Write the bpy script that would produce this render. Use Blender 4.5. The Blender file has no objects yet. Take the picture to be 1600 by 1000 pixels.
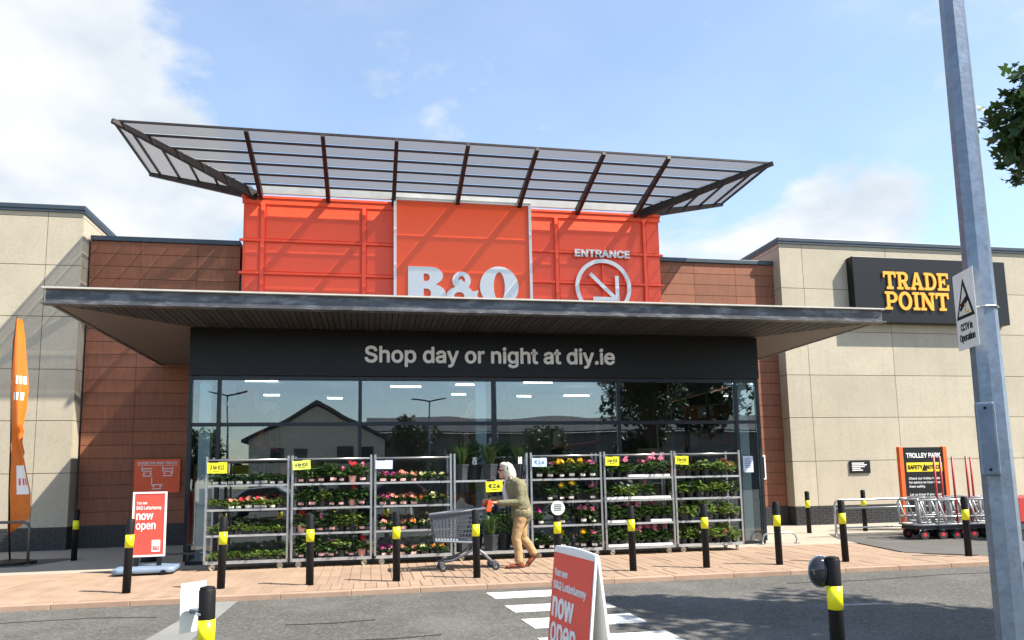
import bpy, bmesh, math, random, os
import numpy as np
from mathutils import Vector, Matrix, Euler
random.seed(7)
R = math.radians
scn = bpy.context.scene
col = scn.collection

# ---------------------------------------------------------------- camera, sky, sun, exposure
cam_d = bpy.data.cameras.new('camera')
cam = bpy.data.objects.new('camera', cam_d); col.objects.link(cam)
cr = Vector((0.98273971, -0.18405981, -0.01856454)); cu = Vector((-0.0047048, -0.12518693, 0.99212202)); cf = Vector((0.18493382, 0.97491037, 0.12389213))
m3 = Matrix((cr, cu, -cf)).transposed()
cam.matrix_world = Matrix.Translation((0, 0, 1.43)) @ m3.to_4x4()
cam_d.sensor_width = 36; cam_d.lens = 1165.74 / 1600 * 36
cam_d.shift_y = 100 / 1600          # the photograph is the upper part of a taller frame
cam_d.clip_end = 2000; cam_d.clip_start = .05
scn.camera = cam

SUN_DIR = Vector((.72, -.42, 1.0)).normalized()     # towards the sun
elev = math.asin(SUN_DIR.z); azim = math.atan2(SUN_DIR.x, SUN_DIR.y)
w = bpy.data.worlds.new('World'); scn.world = w; w.use_nodes = True
nt = w.node_tree; nt.nodes.clear()
def N(t, **k):
    n = nt.nodes.new(t)
    for a, b in k.items(): setattr(n, a, b)
    return n
out = N('ShaderNodeOutputWorld'); bg = N('ShaderNodeBackground'); bgc = N('ShaderNodeBackground'); mix = N('ShaderNodeMixShader')
sky = N('ShaderNodeTexSky', sky_type='NISHITA', sun_disc=False, sun_elevation=elev, sun_rotation=azim, air_density=1.1, dust_density=0.3, ozone_density=2.0)
bg.inputs['Strength'].default_value = 0.135
nt.links.new(sky.outputs[0], bg.inputs[0])
tc = N('ShaderNodeTexCoord')
sep = N('ShaderNodeSeparateXYZ'); nt.links.new(tc.outputs['Generated'], sep.inputs[0])
def mth(op, a, b=None, c=None):
    n = N('ShaderNodeMath', operation=op)
    for i, v in enumerate((a, b, c)):
        if v is None: continue
        if isinstance(v, (int, float)): n.inputs[i].default_value = v
        else: nt.links.new(v, n.inputs[i])
    return n.outputs[0]
zz = mth('ADD', mth('MAXIMUM', sep.outputs[2], 0.0), 0.25)
cmb = N('ShaderNodeCombineXYZ')
nt.links.new(mth('DIVIDE', sep.outputs[0], zz), cmb.inputs[0]); nt.links.new(mth('DIVIDE', sep.outputs[1], zz), cmb.inputs[1])
def wnoise(scale, detail, rough, off):
    mp = N('ShaderNodeMapping'); mp.inputs['Location'].default_value = off
    nt.links.new(cmb.outputs[0], mp.inputs[0])
    n = N('ShaderNodeTexNoise'); n.inputs['Scale'].default_value = scale; n.inputs['Detail'].default_value = detail; n.inputs['Roughness'].default_value = rough
    nt.links.new(mp.outputs[0], n.inputs['Vector']); return n.outputs[0]
# clouds that stand in the photograph: direction, angular size; noise breaks their outline and makes the rest of the sky
def blob(px, py, rad, amp):
    d = (cf * 1165.74 + cr * (px - 800) + cu * (600 - py)).normalized()
    vm = N('ShaderNodeVectorMath', operation='DOT_PRODUCT'); nt.links.new(tc.outputs['Generated'], vm.inputs[0]); vm.inputs[1].default_value = d
    mr = N('ShaderNodeMapRange'); mr.interpolation_type = 'SMOOTHSTEP'
    mr.inputs['From Min'].default_value = math.cos(R(rad)); mr.inputs['From Max'].default_value = 1.0
    mr.inputs['To Min'].default_value = 0; mr.inputs['To Max'].default_value = amp
    nt.links.new(vm.outputs['Value'], mr.inputs['Value']); return mr.outputs[0]
n1 = wnoise(2.3, 9, .58, (3.1, 1.7, 0)); n2 = wnoise(9, 8, .62, (1.3, 7.7, 0)); n3 = wnoise(.8, 4, .5, (0.4, 5.2, 0))
base = mth('ADD', mth('MULTIPLY', n1, .62), mth('MULTIPLY', n2, .30))
base = mth('ADD', base, mth('MULTIPLY', n3, .25))
for b_ in ((0, 255, 17, .46), (140, 300, 9.5, .22), (250, 330, 8, .12), (-60, -40, 10, .26), (1330, 350, 6.5, .19), (1230, 390, 4.5, .12), (1095, 0, 5, .12), (1540, 70, 7, .10), (690, 195, 3, .06), (1080, 370, 6, .10)):
    base = mth('ADD', base, blob(*b_))
mr = N('ShaderNodeMapRange'); mr.interpolation_type = 'SMOOTHSTEP'
mr.inputs['From Min'].default_value = .615; mr.inputs['From Max'].default_value = .84
nt.links.new(base, mr.inputs['Value'])
wisp = mth('MULTIPLY', mth('SUBTRACT', wnoise(1.6, 7, .6, (8, 2, 0)), .36), .95)
cov = mth('MAXIMUM', mr.outputs[0], mth('MINIMUM', mth('MAXIMUM', wisp, 0.18), .42))
nt.links.new(mth('MINIMUM', cov, .97), mix.inputs[0])
cr_ = N('ShaderNodeValToRGB'); cr_.color_ramp.elements[0].color = (.68, .76, .84, 1); cr_.color_ramp.elements[0].position = .34; cr_.color_ramp.elements[1].color = (.97, .985, 1.0, 1); cr_.color_ramp.elements[1].position = .64
nt.links.new(wnoise(3.4, 6, .55, (2.2, .3, 0)), cr_.inputs[0]); nt.links.new(cr_.outputs[0], bgc.inputs[0])
bgc.inputs['Strength'].default_value = 0.49
nt.links.new(bg.outputs[0], mix.inputs[1]); nt.links.new(bgc.outputs[0], mix.inputs[2]); nt.links.new(mix.outputs[0], out.inputs[0])

sl = bpy.data.lights.new('sun', 'SUN'); sl.energy = 5.0; sl.angle = R(.53); sl.color = (1.0, .94, .84)
so = bpy.data.objects.new('sun', sl); col.objects.link(so); so.location = (20, -12, 30)
so.rotation_euler = SUN_DIR.to_track_quat('Z', 'Y').to_euler()
scn.view_settings.view_transform = 'Standard'; scn.view_settings.look = 'None'; scn.view_settings.gamma = 1; scn.view_settings.exposure = 1.12
scn.cycles.max_bounces = 8; scn.cycles.transparent_max_bounces = 24

# ---------------------------------------------------------------- materials
def lin(c):
    return tuple(((v / 255) / 12.92 if v / 255 <= .04045 else ((v / 255 + .055) / 1.055) ** 2.4) for v in c)
MC = {}
def M(name, c, rough=.6, metal=0., var=.12, scale=4., bump=0., bscale=60., bdist=.01, spec=.5, dirt=None, dscale=1.2, damt=.35, stretch=(1, 1, 1), emit=0):
    """c: linear base colour"""
    if name in MC: return MC[name]
    m = bpy.data.materials.new(name); m.use_nodes = True
    t = m.node_tree; L = t.links; b = t.nodes['Principled BSDF']
    b.inputs['Roughness'].default_value = rough; b.inputs['Metallic'].default_value = metal; b.inputs['Specular IOR Level'].default_value = spec
    tc = t.nodes.new('ShaderNodeTexCoord'); mp = t.nodes.new('ShaderNodeMapping'); mp.inputs['Scale'].default_value = stretch
    gm = t.nodes.new('ShaderNodeNewGeometry'); L.new(gm.outputs['Position'], mp.inputs[0])
    no = t.nodes.new('ShaderNodeTexNoise'); no.inputs['Scale'].default_value = scale; no.inputs['Detail'].default_value = 6; no.inputs['Roughness'].default_value = .6
    L.new(mp.outputs[0], no.inputs['Vector'])
    r = t.nodes.new('ShaderNodeValToRGB'); r.color_ramp.elements[0].position = .3; r.color_ramp.elements[1].position = .7
    r.color_ramp.elements[0].color = tuple(max(0, v * (1 - var)) for v in c) + (1,); r.color_ramp.elements[1].color = tuple(min(1, v * (1 + var)) for v in c) + (1,)
    L.new(no.outputs[0], r.inputs[0]); cur = r.outputs[0]
    oi = t.nodes.new('ShaderNodeObjectInfo')
    hv = t.nodes.new('ShaderNodeHueSaturation'); mm = t.nodes.new('ShaderNodeMapRange'); mm.inputs['To Min'].default_value = 1 - var * .8; mm.inputs['To Max'].default_value = 1 + var * .8
    L.new(oi.outputs['Random'], mm.inputs['Value']); L.new(mm.outputs[0], hv.inputs['Value']); L.new(cur, hv.inputs['Color']); cur = hv.outputs[0]
    if dirt:
        n2 = t.nodes.new('ShaderNodeTexNoise'); n2.inputs['Scale'].default_value = dscale; n2.inputs['Detail'].default_value = 8; n2.inputs['Roughness'].default_value = .68
        L.new(mp.outputs[0], n2.inputs['Vector'])
        r2 = t.nodes.new('ShaderNodeMapRange'); r2.inputs['From Min'].default_value = .48; r2.inputs['From Max'].default_value = .72; r2.inputs['To Max'].default_value = damt
        L.new(n2.outputs[0], r2.inputs['Value'])
        mx = t.nodes.new('ShaderNodeMix'); mx.data_type = 'RGBA'; L.new(r2.outputs[0], mx.inputs[0]); L.new(cur, mx.inputs[6]); mx.inputs[7].default_value = tuple(dirt) + (1,)
        cur = mx.outputs[2]
    L.new(cur, b.inputs['Base Color'])
    if bump:
        n3 = t.nodes.new('ShaderNodeTexNoise'); n3.inputs['Scale'].default_value = bscale; n3.inputs['Detail'].default_value = 4
        L.new(mp.outputs[0], n3.inputs['Vector'])
        bp = t.nodes.new('ShaderNodeBump'); bp.inputs['Strength'].default_value = bump; bp.inputs['Distance'].default_value = bdist
        L.new(n3.outputs[0], bp.inputs['Height']); L.new(bp.outputs[0], b.inputs['Normal'])
    if emit:
        b.inputs['Emission Color'].default_value = tuple(c) + (1,); b.inputs['Emission Strength'].default_value = emit
    MC[name] = m; return m
def speckle(m, scale, amt, c):
    """fine aggregate on top of an existing material's base colour"""
    t = m.node_tree; L = t.links; b = t.nodes['Principled BSDF']; src = b.inputs['Base Color'].links[0].from_socket
    gm = t.nodes.new('ShaderNodeNewGeometry'); v = t.nodes.new('ShaderNodeTexVoronoi'); v.inputs['Scale'].default_value = scale; L.new(gm.outputs['Position'], v.inputs['Vector'])
    sp = t.nodes.new('ShaderNodeSeparateColor'); L.new(v.outputs['Color'], sp.inputs[0])
    r = t.nodes.new('ShaderNodeMapRange'); r.inputs['From Min'].default_value = .4; r.inputs['To Max'].default_value = amt; L.new(sp.outputs[0], r.inputs['Value'])
    mx = t.nodes.new('ShaderNodeMix'); mx.data_type = 'RGBA'; L.new(r.outputs[0], mx.inputs[0]); L.new(src, mx.inputs[6]); mx.inputs[7].default_value = tuple(c) + (1,)
    L.new(mx.outputs[2], b.inputs['Base Color']); return m
def glass_mat(name, tint, base=.05, mul=1.5, rough=0.0):
    m = bpy.data.materials.new(name); m.use_nodes = True; t = m.node_tree; t.nodes.clear(); L = t.links
    o = t.nodes.new('ShaderNodeOutputMaterial'); tr = t.nodes.new('ShaderNodeBsdfTransparent'); tr.inputs[0].default_value = tint + (1,)
    g = t.nodes.new('ShaderNodeBsdfGlossy'); g.inputs['Roughness'].default_value = rough; g.inputs[0].default_value = (.93, .97, 1, 1)
    f = t.nodes.new('ShaderNodeFresnel'); f.inputs[0].default_value = 1.5
    gm = t.nodes.new('ShaderNodeNewGeometry'); nz = t.nodes.new('ShaderNodeTexNoise'); nz.inputs['Scale'].default_value = .9; nz.inputs['Detail'].default_value = 1; L.new(gm.outputs['Position'], nz.inputs['Vector'])
    bp = t.nodes.new('ShaderNodeBump'); bp.inputs['Strength'].default_value = .12; bp.inputs['Distance'].default_value = .02; L.new(nz.outputs[0], bp.inputs['Height']); L.new(bp.outputs[0], g.inputs['Normal'])
    ma = t.nodes.new('ShaderNodeMath'); ma.operation = 'MULTIPLY_ADD'; L.new(f.outputs[0], ma.inputs[0]); ma.inputs[1].default_value = mul; ma.inputs[2].default_value = base; ma.use_clamp = True
    mx = t.nodes.new('ShaderNodeMixShader'); L.new(ma.outputs[0], mx.inputs[0]); L.new(tr.outputs[0], mx.inputs[1]); L.new(g.outputs[0], mx.inputs[2]); L.new(mx.outputs[0], o.inputs[0])
    MC[name] = m; return m
def leaf_mat(name, c, var=.3, trans=.35):
    m = M(name, c, .45, var=var, scale=9); t = m.node_tree; L = t.links; b = t.nodes['Principled BSDF']; o = t.nodes['Material Output']
    tl = t.nodes.new('ShaderNodeBsdfTranslucent'); L.new(b.inputs['Base Color'].links[0].from_socket, tl.inputs[0])
    mx = t.nodes.new('ShaderNodeMixShader'); mx.inputs[0].default_value = trans; L.new(b.outputs[0], mx.inputs[1]); L.new(tl.outputs[0], mx.inputs[2]); L.new(mx.outputs[0], o.inputs[0])
    return m

CONC = speckle(M('tower_concrete', (.45, .395, .295), .85, var=.07, scale=1.2, bump=.5, bscale=70, bdist=.008, dirt=(.36, .31, .25), dscale=.9, damt=.22), 34, .32, (.31, .265, .20))
def streak(m, amt, c):
    """rain streaks: noise drawn out vertically"""
    t = m.node_tree; L = t.links; b = t.nodes['Principled BSDF']; src = b.inputs['Base Color'].links[0].from_socket
    gm = t.nodes.new('ShaderNodeNewGeometry'); mp = t.nodes.new('ShaderNodeMapping'); mp.inputs['Scale'].default_value = (3.2, 3.2, .16); L.new(gm.outputs['Position'], mp.inputs[0])
    v = t.nodes.new('ShaderNodeTexNoise'); v.inputs['Scale'].default_value = 1.6; v.inputs['Detail'].default_value = 7; L.new(mp.outputs[0], v.inputs['Vector'])
    r = t.nodes.new('ShaderNodeMapRange'); r.inputs['From Min'].default_value = .50; r.inputs['From Max'].default_value = .72; r.inputs['To Max'].default_value = amt; L.new(v.outputs[0], r.inputs['Value'])
    mx = t.nodes.new('ShaderNodeMix'); mx.data_type = 'RGBA'; L.new(r.outputs[0], mx.inputs[0]); L.new(src, mx.inputs[6]); mx.inputs[7].default_value = tuple(c) + (1,)
    L.new(mx.outputs[2], b.inputs['Base Color']); return m
streak(CONC, .22, (.33, .28, .21))
JOINT = M('panel_joint', (.05, .045, .04), .9)
TERRA = M('terracotta', (.245, .088, .043), .75, var=.14, scale=3, bump=.2, bscale=90, dirt=(.16, .06, .035), dscale=2.2, damt=.4, stretch=(6, 6, .8))
COPE = M('coping_metal', (.045, .06, .075), .45, .3, var=.1)
BLKBRICK = M('black_brick', (.028, .027, .028), .55, var=.35, scale=14, bump=.3)
MORTAR = M('dark_mortar', (.06, .058, .055), .9)
RED = M('orange_red_cladding', (.96, .088, .024), .42, var=.03, scale=1.5, bump=.35, bscale=1.6, bdist=.05, dirt=(.62, .06, .02), dscale=.7, damt=.25)
ORANGE = M('brand_orange', (.98, .098, .011), .35, var=.015, scale=1)
WHITE = M('white_paint', (.82, .81, .78), .4, var=.03)
OFFW = M('pale_lettering', (.84, .82, .81), .45, var=.03)
BLACKP = M('black_panel', (.009, .009, .010), .4, var=.1, scale=1.5, spec=.3)
FRAME = M('dark_frame', (.012, .016, .022), .35, .2, var=.1)
STEELD = M('dark_steel', (.035, .028, .026), .5, .3, var=.3, scale=7, dirt=(.09, .05, .035), dscale=4, damt=.5)
CANFAS = M('weathered_channel', (.075, .075, .08), .5, .35, var=.35, scale=2.5, dirt=(.42, .42, .42), dscale=2.6, damt=.55, stretch=(1, 1, 3))
CANTOP = M('pale_flashing', (.55, .52, .46), .5, var=.1)
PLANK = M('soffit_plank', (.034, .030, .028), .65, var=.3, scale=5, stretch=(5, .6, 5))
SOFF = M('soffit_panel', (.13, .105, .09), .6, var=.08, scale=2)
LETT_Y = M('amber_lettering', (.85, .40, .035), .4, var=.03)
GALV = speckle(M('galvanised_steel', (.18, .225, .285), .42, .55, var=.16, scale=9, bump=.12, bscale=40, dirt=(.22, .24, .28), dscale=5, damt=.5), 30, .45, (.13, .155, .20))
CHROME = M('zinc_tube', (.46, .46, .455), .32, .75, var=.12, scale=12)
SHELF = M('shelf_metal', (.42, .42, .41), .45, .5, var=.15, scale=8)
BLK = M('black_plastic', (.007, .007, .008), .6, var=.2, spec=.25, dirt=(.03, .028, .025), dscale=9, damt=.22)
YEL = M('reflective_yellow', (.86, .80, .01), .35, var=.04)
RUB = M('rubber', (.02, .02, .02), .8)
WHEELC = M('castor_nylon', (.34, .30, .20), .5)
ASPH = speckle(speckle(M('asphalt', (.082, .077, .066), .88, var=.16, scale=1.4, bump=.55, bscale=110, bdist=.006, dirt=(.155, .148, .132), dscale=.35, damt=.7), 42, .5, (.20, .19, .17)), 60, .45, (.035, .034, .032))
ASPH2 = speckle(M('bay_asphalt', (.075, .07, .062), .9, var=.15, scale=1.4, bump=.5, bscale=110, bdist=.006, dirt=(.12, .11, .10), dscale=.8, damt=.5), 80, .5, (.15, .14, .13))
PATCH = speckle(M('concrete_patch', (.20, .20, .185), .9, var=.12, scale=2, bump=.3, bscale=90), 70, .4, (.12, .12, .11))
FORE = M('forecourt_concrete', (.36, .315, .245), .85, var=.08, scale=.8, bump=.2, bscale=60, dirt=(.30, .26, .20), dscale=.6, damt=.4)
PAVER = speckle(M('block_paving', (.295, .203, .138), .8, var=.13, scale=2.0, bump=.25, bscale=120, bdist=.004, dirt=(.40, .27, .19), dscale=.7, damt=.45), 60, .25, (.36, .22, .14))
PJOINT = M('paving_sand', (.27, .18, .12), .95)
KERB = M('kerb_block', (.36, .235, .16), .85, var=.12, scale=5, bump=.3)
ROADW = speckle(M('road_paint', (.66, .65, .60), .7, var=.10, scale=8, dirt=(.22, .21, .19), dscale=4, damt=.8), 40, .45, (.30, .29, .26))
GLASS = glass_mat('window_glass', (.80, .87, .88), .07, 1.6)
WINGG = None
def wing_glass():
    m = bpy.data.materials.new('fritted_glass'); m.use_nodes = True; t = m.node_tree; t.nodes.clear(); L = t.links
    o = t.nodes.new('ShaderNodeOutputMaterial'); tr = t.nodes.new('ShaderNodeBsdfTransparent'); tr.inputs[0].default_value = (.78, .77, .77, 1)
    tl = t.nodes.new('ShaderNodeBsdfTranslucent'); tl.inputs[0].default_value = (.20, .20, .20, 1); df = t.nodes.new('ShaderNodeBsdfDiffuse'); df.inputs[0].default_value = (.13, .13, .13, 1)
    a = t.nodes.new('ShaderNodeAddShader'); L.new(tl.outputs[0], a.inputs[0]); L.new(df.outputs[0], a.inputs[1])
    mx = t.nodes.new('ShaderNodeMixShader'); mx.inputs[0].default_value = .50; L.new(tr.outputs[0], mx.inputs[1]); L.new(a.outputs[0], mx.inputs[2]); L.new(mx.outputs[0], o.inputs[0]); return m
WINGG = wing_glass()

# ---------------------------------------------------------------- mesh helpers
class MB:
    def __init__(s): s.v = []; s.f = []
    def add(s, vs, fs):
        n = len(s.v); s.v += [tuple(v) for v in vs]; s.f += [tuple(i + n for i in f) for f in fs]; return s
    def box(s, x0, x1, y0, y1, z0, z1):
        v = [(x, y, z) for z in (z0, z1) for y in (y0, y1) for x in (x0, x1)]
        return s.add(v, [(0, 2, 3, 1), (4, 5, 7, 6), (0, 1, 5, 4), (2, 6, 7, 3), (0, 4, 6, 2), (1, 3, 7, 5)])
    def bar(s, a, b, w, h, up=(0, 0, 1), w2=None, h2=None):
        a = Vector(a); b = Vector(b); d = (b - a).normalized(); u = Vector(up); r = d.cross(u)
        if r.length < 1e-5: r = d.cross(Vector((0, 1, 0)))
        r.normalize(); u = r.cross(d); w2 = w if w2 is None else w2; h2 = h if h2 is None else h2; vs = []
        for p, W, H in ((a, w, h), (b, w2, h2)):
            for sx, sz in ((-1, -1), (1, -1), (1, 1), (-1, 1)): vs.append(p + r * sx * W / 2 + u * sz * H / 2)
        return s.add(vs, [(0, 1, 2, 3), (7, 6, 5, 4), (0, 4, 5, 1), (1, 5, 6, 2), (2, 6, 7, 3), (3, 7, 4, 0)])
    def tube(s, pts, r, n=8, cap=True):
        pts = [Vector(p) for p in pts]; rs = r if isinstance(r, (list, tuple)) else [r] * len(pts); vs = []; fs = []; ref = None
        for i, p in enumerate(pts):
            d = (pts[min(i + 1, len(pts) - 1)] - pts[max(i - 1, 0)]).normalized()
            if ref is None: ref = d.orthogonal().normalized()
            ref = (ref - d * ref.dot(d)); ref = ref.normalized() if ref.length > 1e-4 else d.orthogonal().normalized(); q = d.cross(ref)
            for k in range(n): a = 2 * math.pi * k / n; vs.append(p + (ref * math.cos(a) + q * math.sin(a)) * rs[i])
        for i in range(len(pts) - 1):
            for k in range(n): fs.append((i * n + k, i * n + (k + 1) % n, (i + 1) * n + (k + 1) % n, (i + 1) * n + k))
        if cap: fs += [tuple(range(n - 1, -1, -1)), tuple((len(pts) - 1) * n + k for k in range(n))]
        return s.add(vs, fs)
    def disc(s, c, axis, r, t, n=16):
        c = Vector(c); ax = Vector(axis).normalized(); return s.tube([c - ax * t / 2, c + ax * t / 2], r, n)
    def ell(s, c, r, nu=12, nv=8, rot=None):
        vs = []; fs = []
        for j in range(nv + 1):
            th = math.pi * j / nv
            for i in range(nu):
                ph = 2 * math.pi * i / nu; p = Vector((r[0] * math.sin(th) * math.cos(ph), r[1] * math.sin(th) * math.sin(ph), r[2] * math.cos(th)))
                if rot: p = rot @ p
                vs.append(p + Vector(c))
        for j in range(nv):
            for i in range(nu): fs.append((j * nu + i, (j + 1) * nu + i, (j + 1) * nu + (i + 1) % nu, j * nu + (i + 1) % nu))
        return s.add(vs, fs)
    def quad(s, a, b, c, d): return s.add([a, b, c, d], [(0, 1, 2, 3)])
    def slab(s, pts, off):
        """closed prism from a planar polygon pushed by vector off"""
        n = len(pts); o = Vector(off); v = [Vector(p) for p in pts] + [Vector(p) + o for p in pts]
        return s.add(v, [tuple(range(n)), tuple(range(2 * n - 1, n - 1, -1))] + [(i, i + n, (i + 1) % n + n, (i + 1) % n) for i in range(n)])
    def mesh(s, name, mat, smooth=False, fix=True):
        me = bpy.data.meshes.new(name); me.from_pydata(s.v, [], s.f)
        if fix:
            b = bmesh.new(); b.from_mesh(me); bmesh.ops.recalc_face_normals(b, faces=b.faces); b.to_mesh(me); b.free()
        if smooth: me.polygons.foreach_set('use_smooth', [True] * len(me.polygons))
        me.materials.append(mat); me.update(); return me

def place(o, parent):
    if parent is not None:
        o.parent = parent
    return o
def obj(name, me, parent=None, loc=(0, 0, 0), rot=(0, 0, 0), bevel=0, sm=False):
    o = bpy.data.objects.new(name, me); col.objects.link(o); o.location = loc; o.rotation_euler = rot
    if parent is not None: o.parent = parent
    if bevel:
        b = o.modifiers.new('bevel', 'BEVEL'); b.width = bevel; b.segments = 2; b.limit_method = 'ANGLE'
    return o
def tag(o, label, cat, group=None):
    o['label'] = label; o['category'] = cat
    if group: o['group'] = group
    return o
def thing(name, label, cat, loc=(0, 0, 0), rz=0, group=None):
    o = bpy.data.objects.new(name, None); o.empty_display_size = .2; col.objects.link(o); o.location = loc; o.rotation_euler = (0, 0, rz)
    return tag(o, label, cat, group)
def struct(name, me, parent=None):
    o = obj(name, me, parent)
    if parent is None: o['kind'] = 'structure'
    return o
def stuff(o): o['kind'] = 'stuff'; return o

# ---- lettering
FONT = None
try:
    fp = os.path.join(bpy.utils.resource_path('LOCAL'), 'datafiles', 'fonts', 'Inter.woff2')
    if os.path.exists(fp): FONT = bpy.data.fonts.load(fp)
except Exception: FONT = None
def curve_to_mesh(cu):
    o = bpy.data.objects.new('tmp', cu); col.objects.link(o)
    dg = bpy.context.evaluated_depsgraph_get(); me = bpy.data.meshes.new_from_object(o.evaluated_get(dg))
    bpy.data.objects.remove(o); return me
def text_verts(body, size, bold, depth, align, spacing, split):
    cu = bpy.data.curves.new('text', 'FONT'); cu.body = body; cu.size = size; cu.extrude = depth / 2; cu.resolution_u = 4
    cu.align_x = align; cu.space_character = spacing; cu.space_line = .92
    if FONT: cu.font = FONT
    if split:
        for i in range(len(body)): cu.body_format[i].material_index = i
        for i in range(len(body)): cu.materials.append(None)
    me = curve_to_mesh(cu); bpy.data.curves.remove(cu)
    V = [Vector((v.co.x, -v.co.z, v.co.y)) for v in me.vertices]; P = [(tuple(p.vertices), p.material_index) for p in me.polygons]
    bpy.data.meshes.remove(me)
    if bold:
        V0, P0 = V, P; V = []; P = []; n = len(V0); e = .0004 if depth < .01 else .0015
        for q, (dx, dz) in enumerate(((0, 0), (bold, 0), (-bold, 0), (0, bold), (0, -bold), (bold * .7, bold * .7), (-bold * .7, bold * .7), (bold * .7, -bold * .7), (-bold * .7, -bold * .7))):
            V += [Vector((v.x + dx, v.y - q * e * .5, v.z + dz)) for v in V0]; P += [(tuple(j + q * n for j in p), i) for p, i in P0]
    return V, P
def fit_box(V, box):
    if not box: return V
    x0, x1, z0, z1 = box; ax = min(v.x for v in V); bx = max(v.x for v in V); az = min(v.z for v in V); bz = max(v.z for v in V)
    return [Vector((x0 + (v.x - ax) / (bx - ax) * (x1 - x0), v.y, z0 + (v.z - az) / (bz - az) * (z1 - z0))) for v in V]
def text_obj(name, body, mat, parent, box, y=0, depth=.006, bold=.01, align='LEFT', spacing=1.0, rotm=None):
    """flat lettering fitted to box (x0,x1,z0,z1) on the plane y, facing -y, in the parent's local space"""
    V, P = text_verts(body, 1, bold, depth, align, spacing, False); V = fit_box(V, box)
    me = bpy.data.meshes.new(name); me.from_pydata([(v.x, v.y + y, v.z) if rotm is None else tuple(rotm @ Vector((v.x, v.y + y, v.z))) for v in V], [], [p for p, _ in P]); me.materials.append(mat)
    return obj(name, me, parent)
def letters(name, body, mat, parent, box, y, depth, bold=.01, spacing=1.0):
    V, P = text_verts(body, 1, bold, depth, 'LEFT', spacing, True); V = fit_box(V, box)
    for k in sorted(set(i for _, i in P)):
        fs = [p for p, i in P if i == k]; ids = sorted(set(j for p in fs for j in p)); mp = {j: n for n, j in enumerate(ids)}
        me = bpy.data.meshes.new(name); me.from_pydata([(V[j].x, V[j].y + y, V[j].z) for j in ids], [], [tuple(mp[j] for j in p) for p in fs]); me.materials.append(mat)
        obj(name, me, parent)
def outline(name, loops, mat, parent, y, depth, sx=1, sz=1, ox=0, oz=0):
    cu = bpy.data.curves.new('o', 'CURVE'); cu.dimensions = '2D'; cu.fill_mode = 'BOTH'; cu.extrude = depth / 2
    for lp in loops:
        sp = cu.splines.new('POLY'); sp.points.add(len(lp) - 1); sp.use_cyclic_u = True
        for i, (a, b) in enumerate(lp): sp.points[i].co = (a * sx + ox, b * sz + oz, 0, 1)
    me = curve_to_mesh(cu); bpy.data.curves.remove(cu)
    me2 = bpy.data.meshes.new(name); me2.from_pydata([(v.co.x, y - v.co.z, v.co.y) for v in me.vertices], [], [tuple(p.vertices) for p in me.polygons]); me2.materials.append(mat)
    bpy.data.meshes.remove(me); return obj(name, me2, parent)
def arc(cx, cy, rx, ry, a0, a1, n=14): return [(cx + rx * math.cos(R(a0 + (a1 - a0) * i / n)), cy + ry * math.sin(R(a0 + (a1 - a0) * i / n))) for i in range(n + 1)]

# ================================================================ GROUND
ra, rb = -.278, .0204
def road_z(y): return -.17 if y < 5.3 else ra + rb * min(y, 10.26)
mb = MB(); ys = [-260, -60, -20, 0, 5.3, 8, 10.24]; xs = [-260, -80, -20, 0, 10, 30, 80, 260]
mb.v = [(x, y, road_z(y)) for y in ys for x in xs]; nx = len(xs)
mb.f = [(j * nx + i, j * nx + i + 1, (j + 1) * nx + i + 1, (j + 1) * nx + i) for j in range(len(ys) - 1) for i in range(nx - 1)]
struct('road', mb.mesh('road', ASPH, fix=False))
struct('forecourt', MB().box(-70, 80, 13.66, 60, -.3, 0).mesh('forecourt', FORE))
BAY = [(9.15, 11.75), (9.45, 13.2), (9.75, 14.6), (10.3, 15.75), (60, 15.75), (60, 10.27), (10.6, 10.27), (9.9, 11.0)]
struct('trolley_bay', MB().slab([(x, y, .006) for x, y in BAY][::-1], (0, 0, -.2)).mesh('trolley_bay', ASPH2))
struct('dark_apron', MB().slab([(-30, 15.0, .005), (-6.1, 15.0, .005), (-5.6, 16.4, .005), (-30, 16.4, .005)], (0, 0, -.04)).mesh('apron', ASPH2))
pav = struct('pavement', MB().box(-70, 10.6, 10.27, 13.66, -.3, -.012).mesh('pavement', PJOINT))
def in_bay(x, y):
    ins = False; n = len(BAY)
    for i in range(n):
        (x1, y1), (x2, y2) = BAY[i], BAY[(i + 1) % n]
        if (y1 > y) != (y2 > y) and x < (x2 - x1) * (y - y1) / (y2 - y1) + x1: ins = not ins
    return ins
def block_mesh(w, l):
    b = MB(); e = .003
    v = [(-w / 2, -l / 2, -.03), (w / 2, -l / 2, -.03), (w / 2, l / 2, -.03), (-w / 2, l / 2, -.03), (-w / 2, -l / 2, -e), (w / 2, -l / 2, -e), (w / 2, l / 2, -e), (-w / 2, l / 2, -e),
         (-w / 2 + e, -l / 2 + e, 0), (w / 2 - e, -l / 2 + e, 0), (w / 2 - e, l / 2 - e, 0), (-w / 2 + e, l / 2 - e, 0)]
    b.add(v, [(0, 1, 5, 4), (1, 2, 6, 5), (2, 3, 7, 6), (3, 0, 4, 7), (4, 5, 9, 8), (5, 6, 10, 9), (6, 7, 11, 10), (7, 4, 8, 11), (8, 9, 10, 11)])
    return b
PW = .1525; bm1 = block_mesh(PW - .011, .60).mesh('paving_block', PAVER); rest = MB(); cnt = 0
rows = [(10.40, 10.98, 0)] + [(10.99 + .89 * k, 10.99 + .89 * (k + 1) - .004, .5) for k in range(3)]
blk = {}
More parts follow.
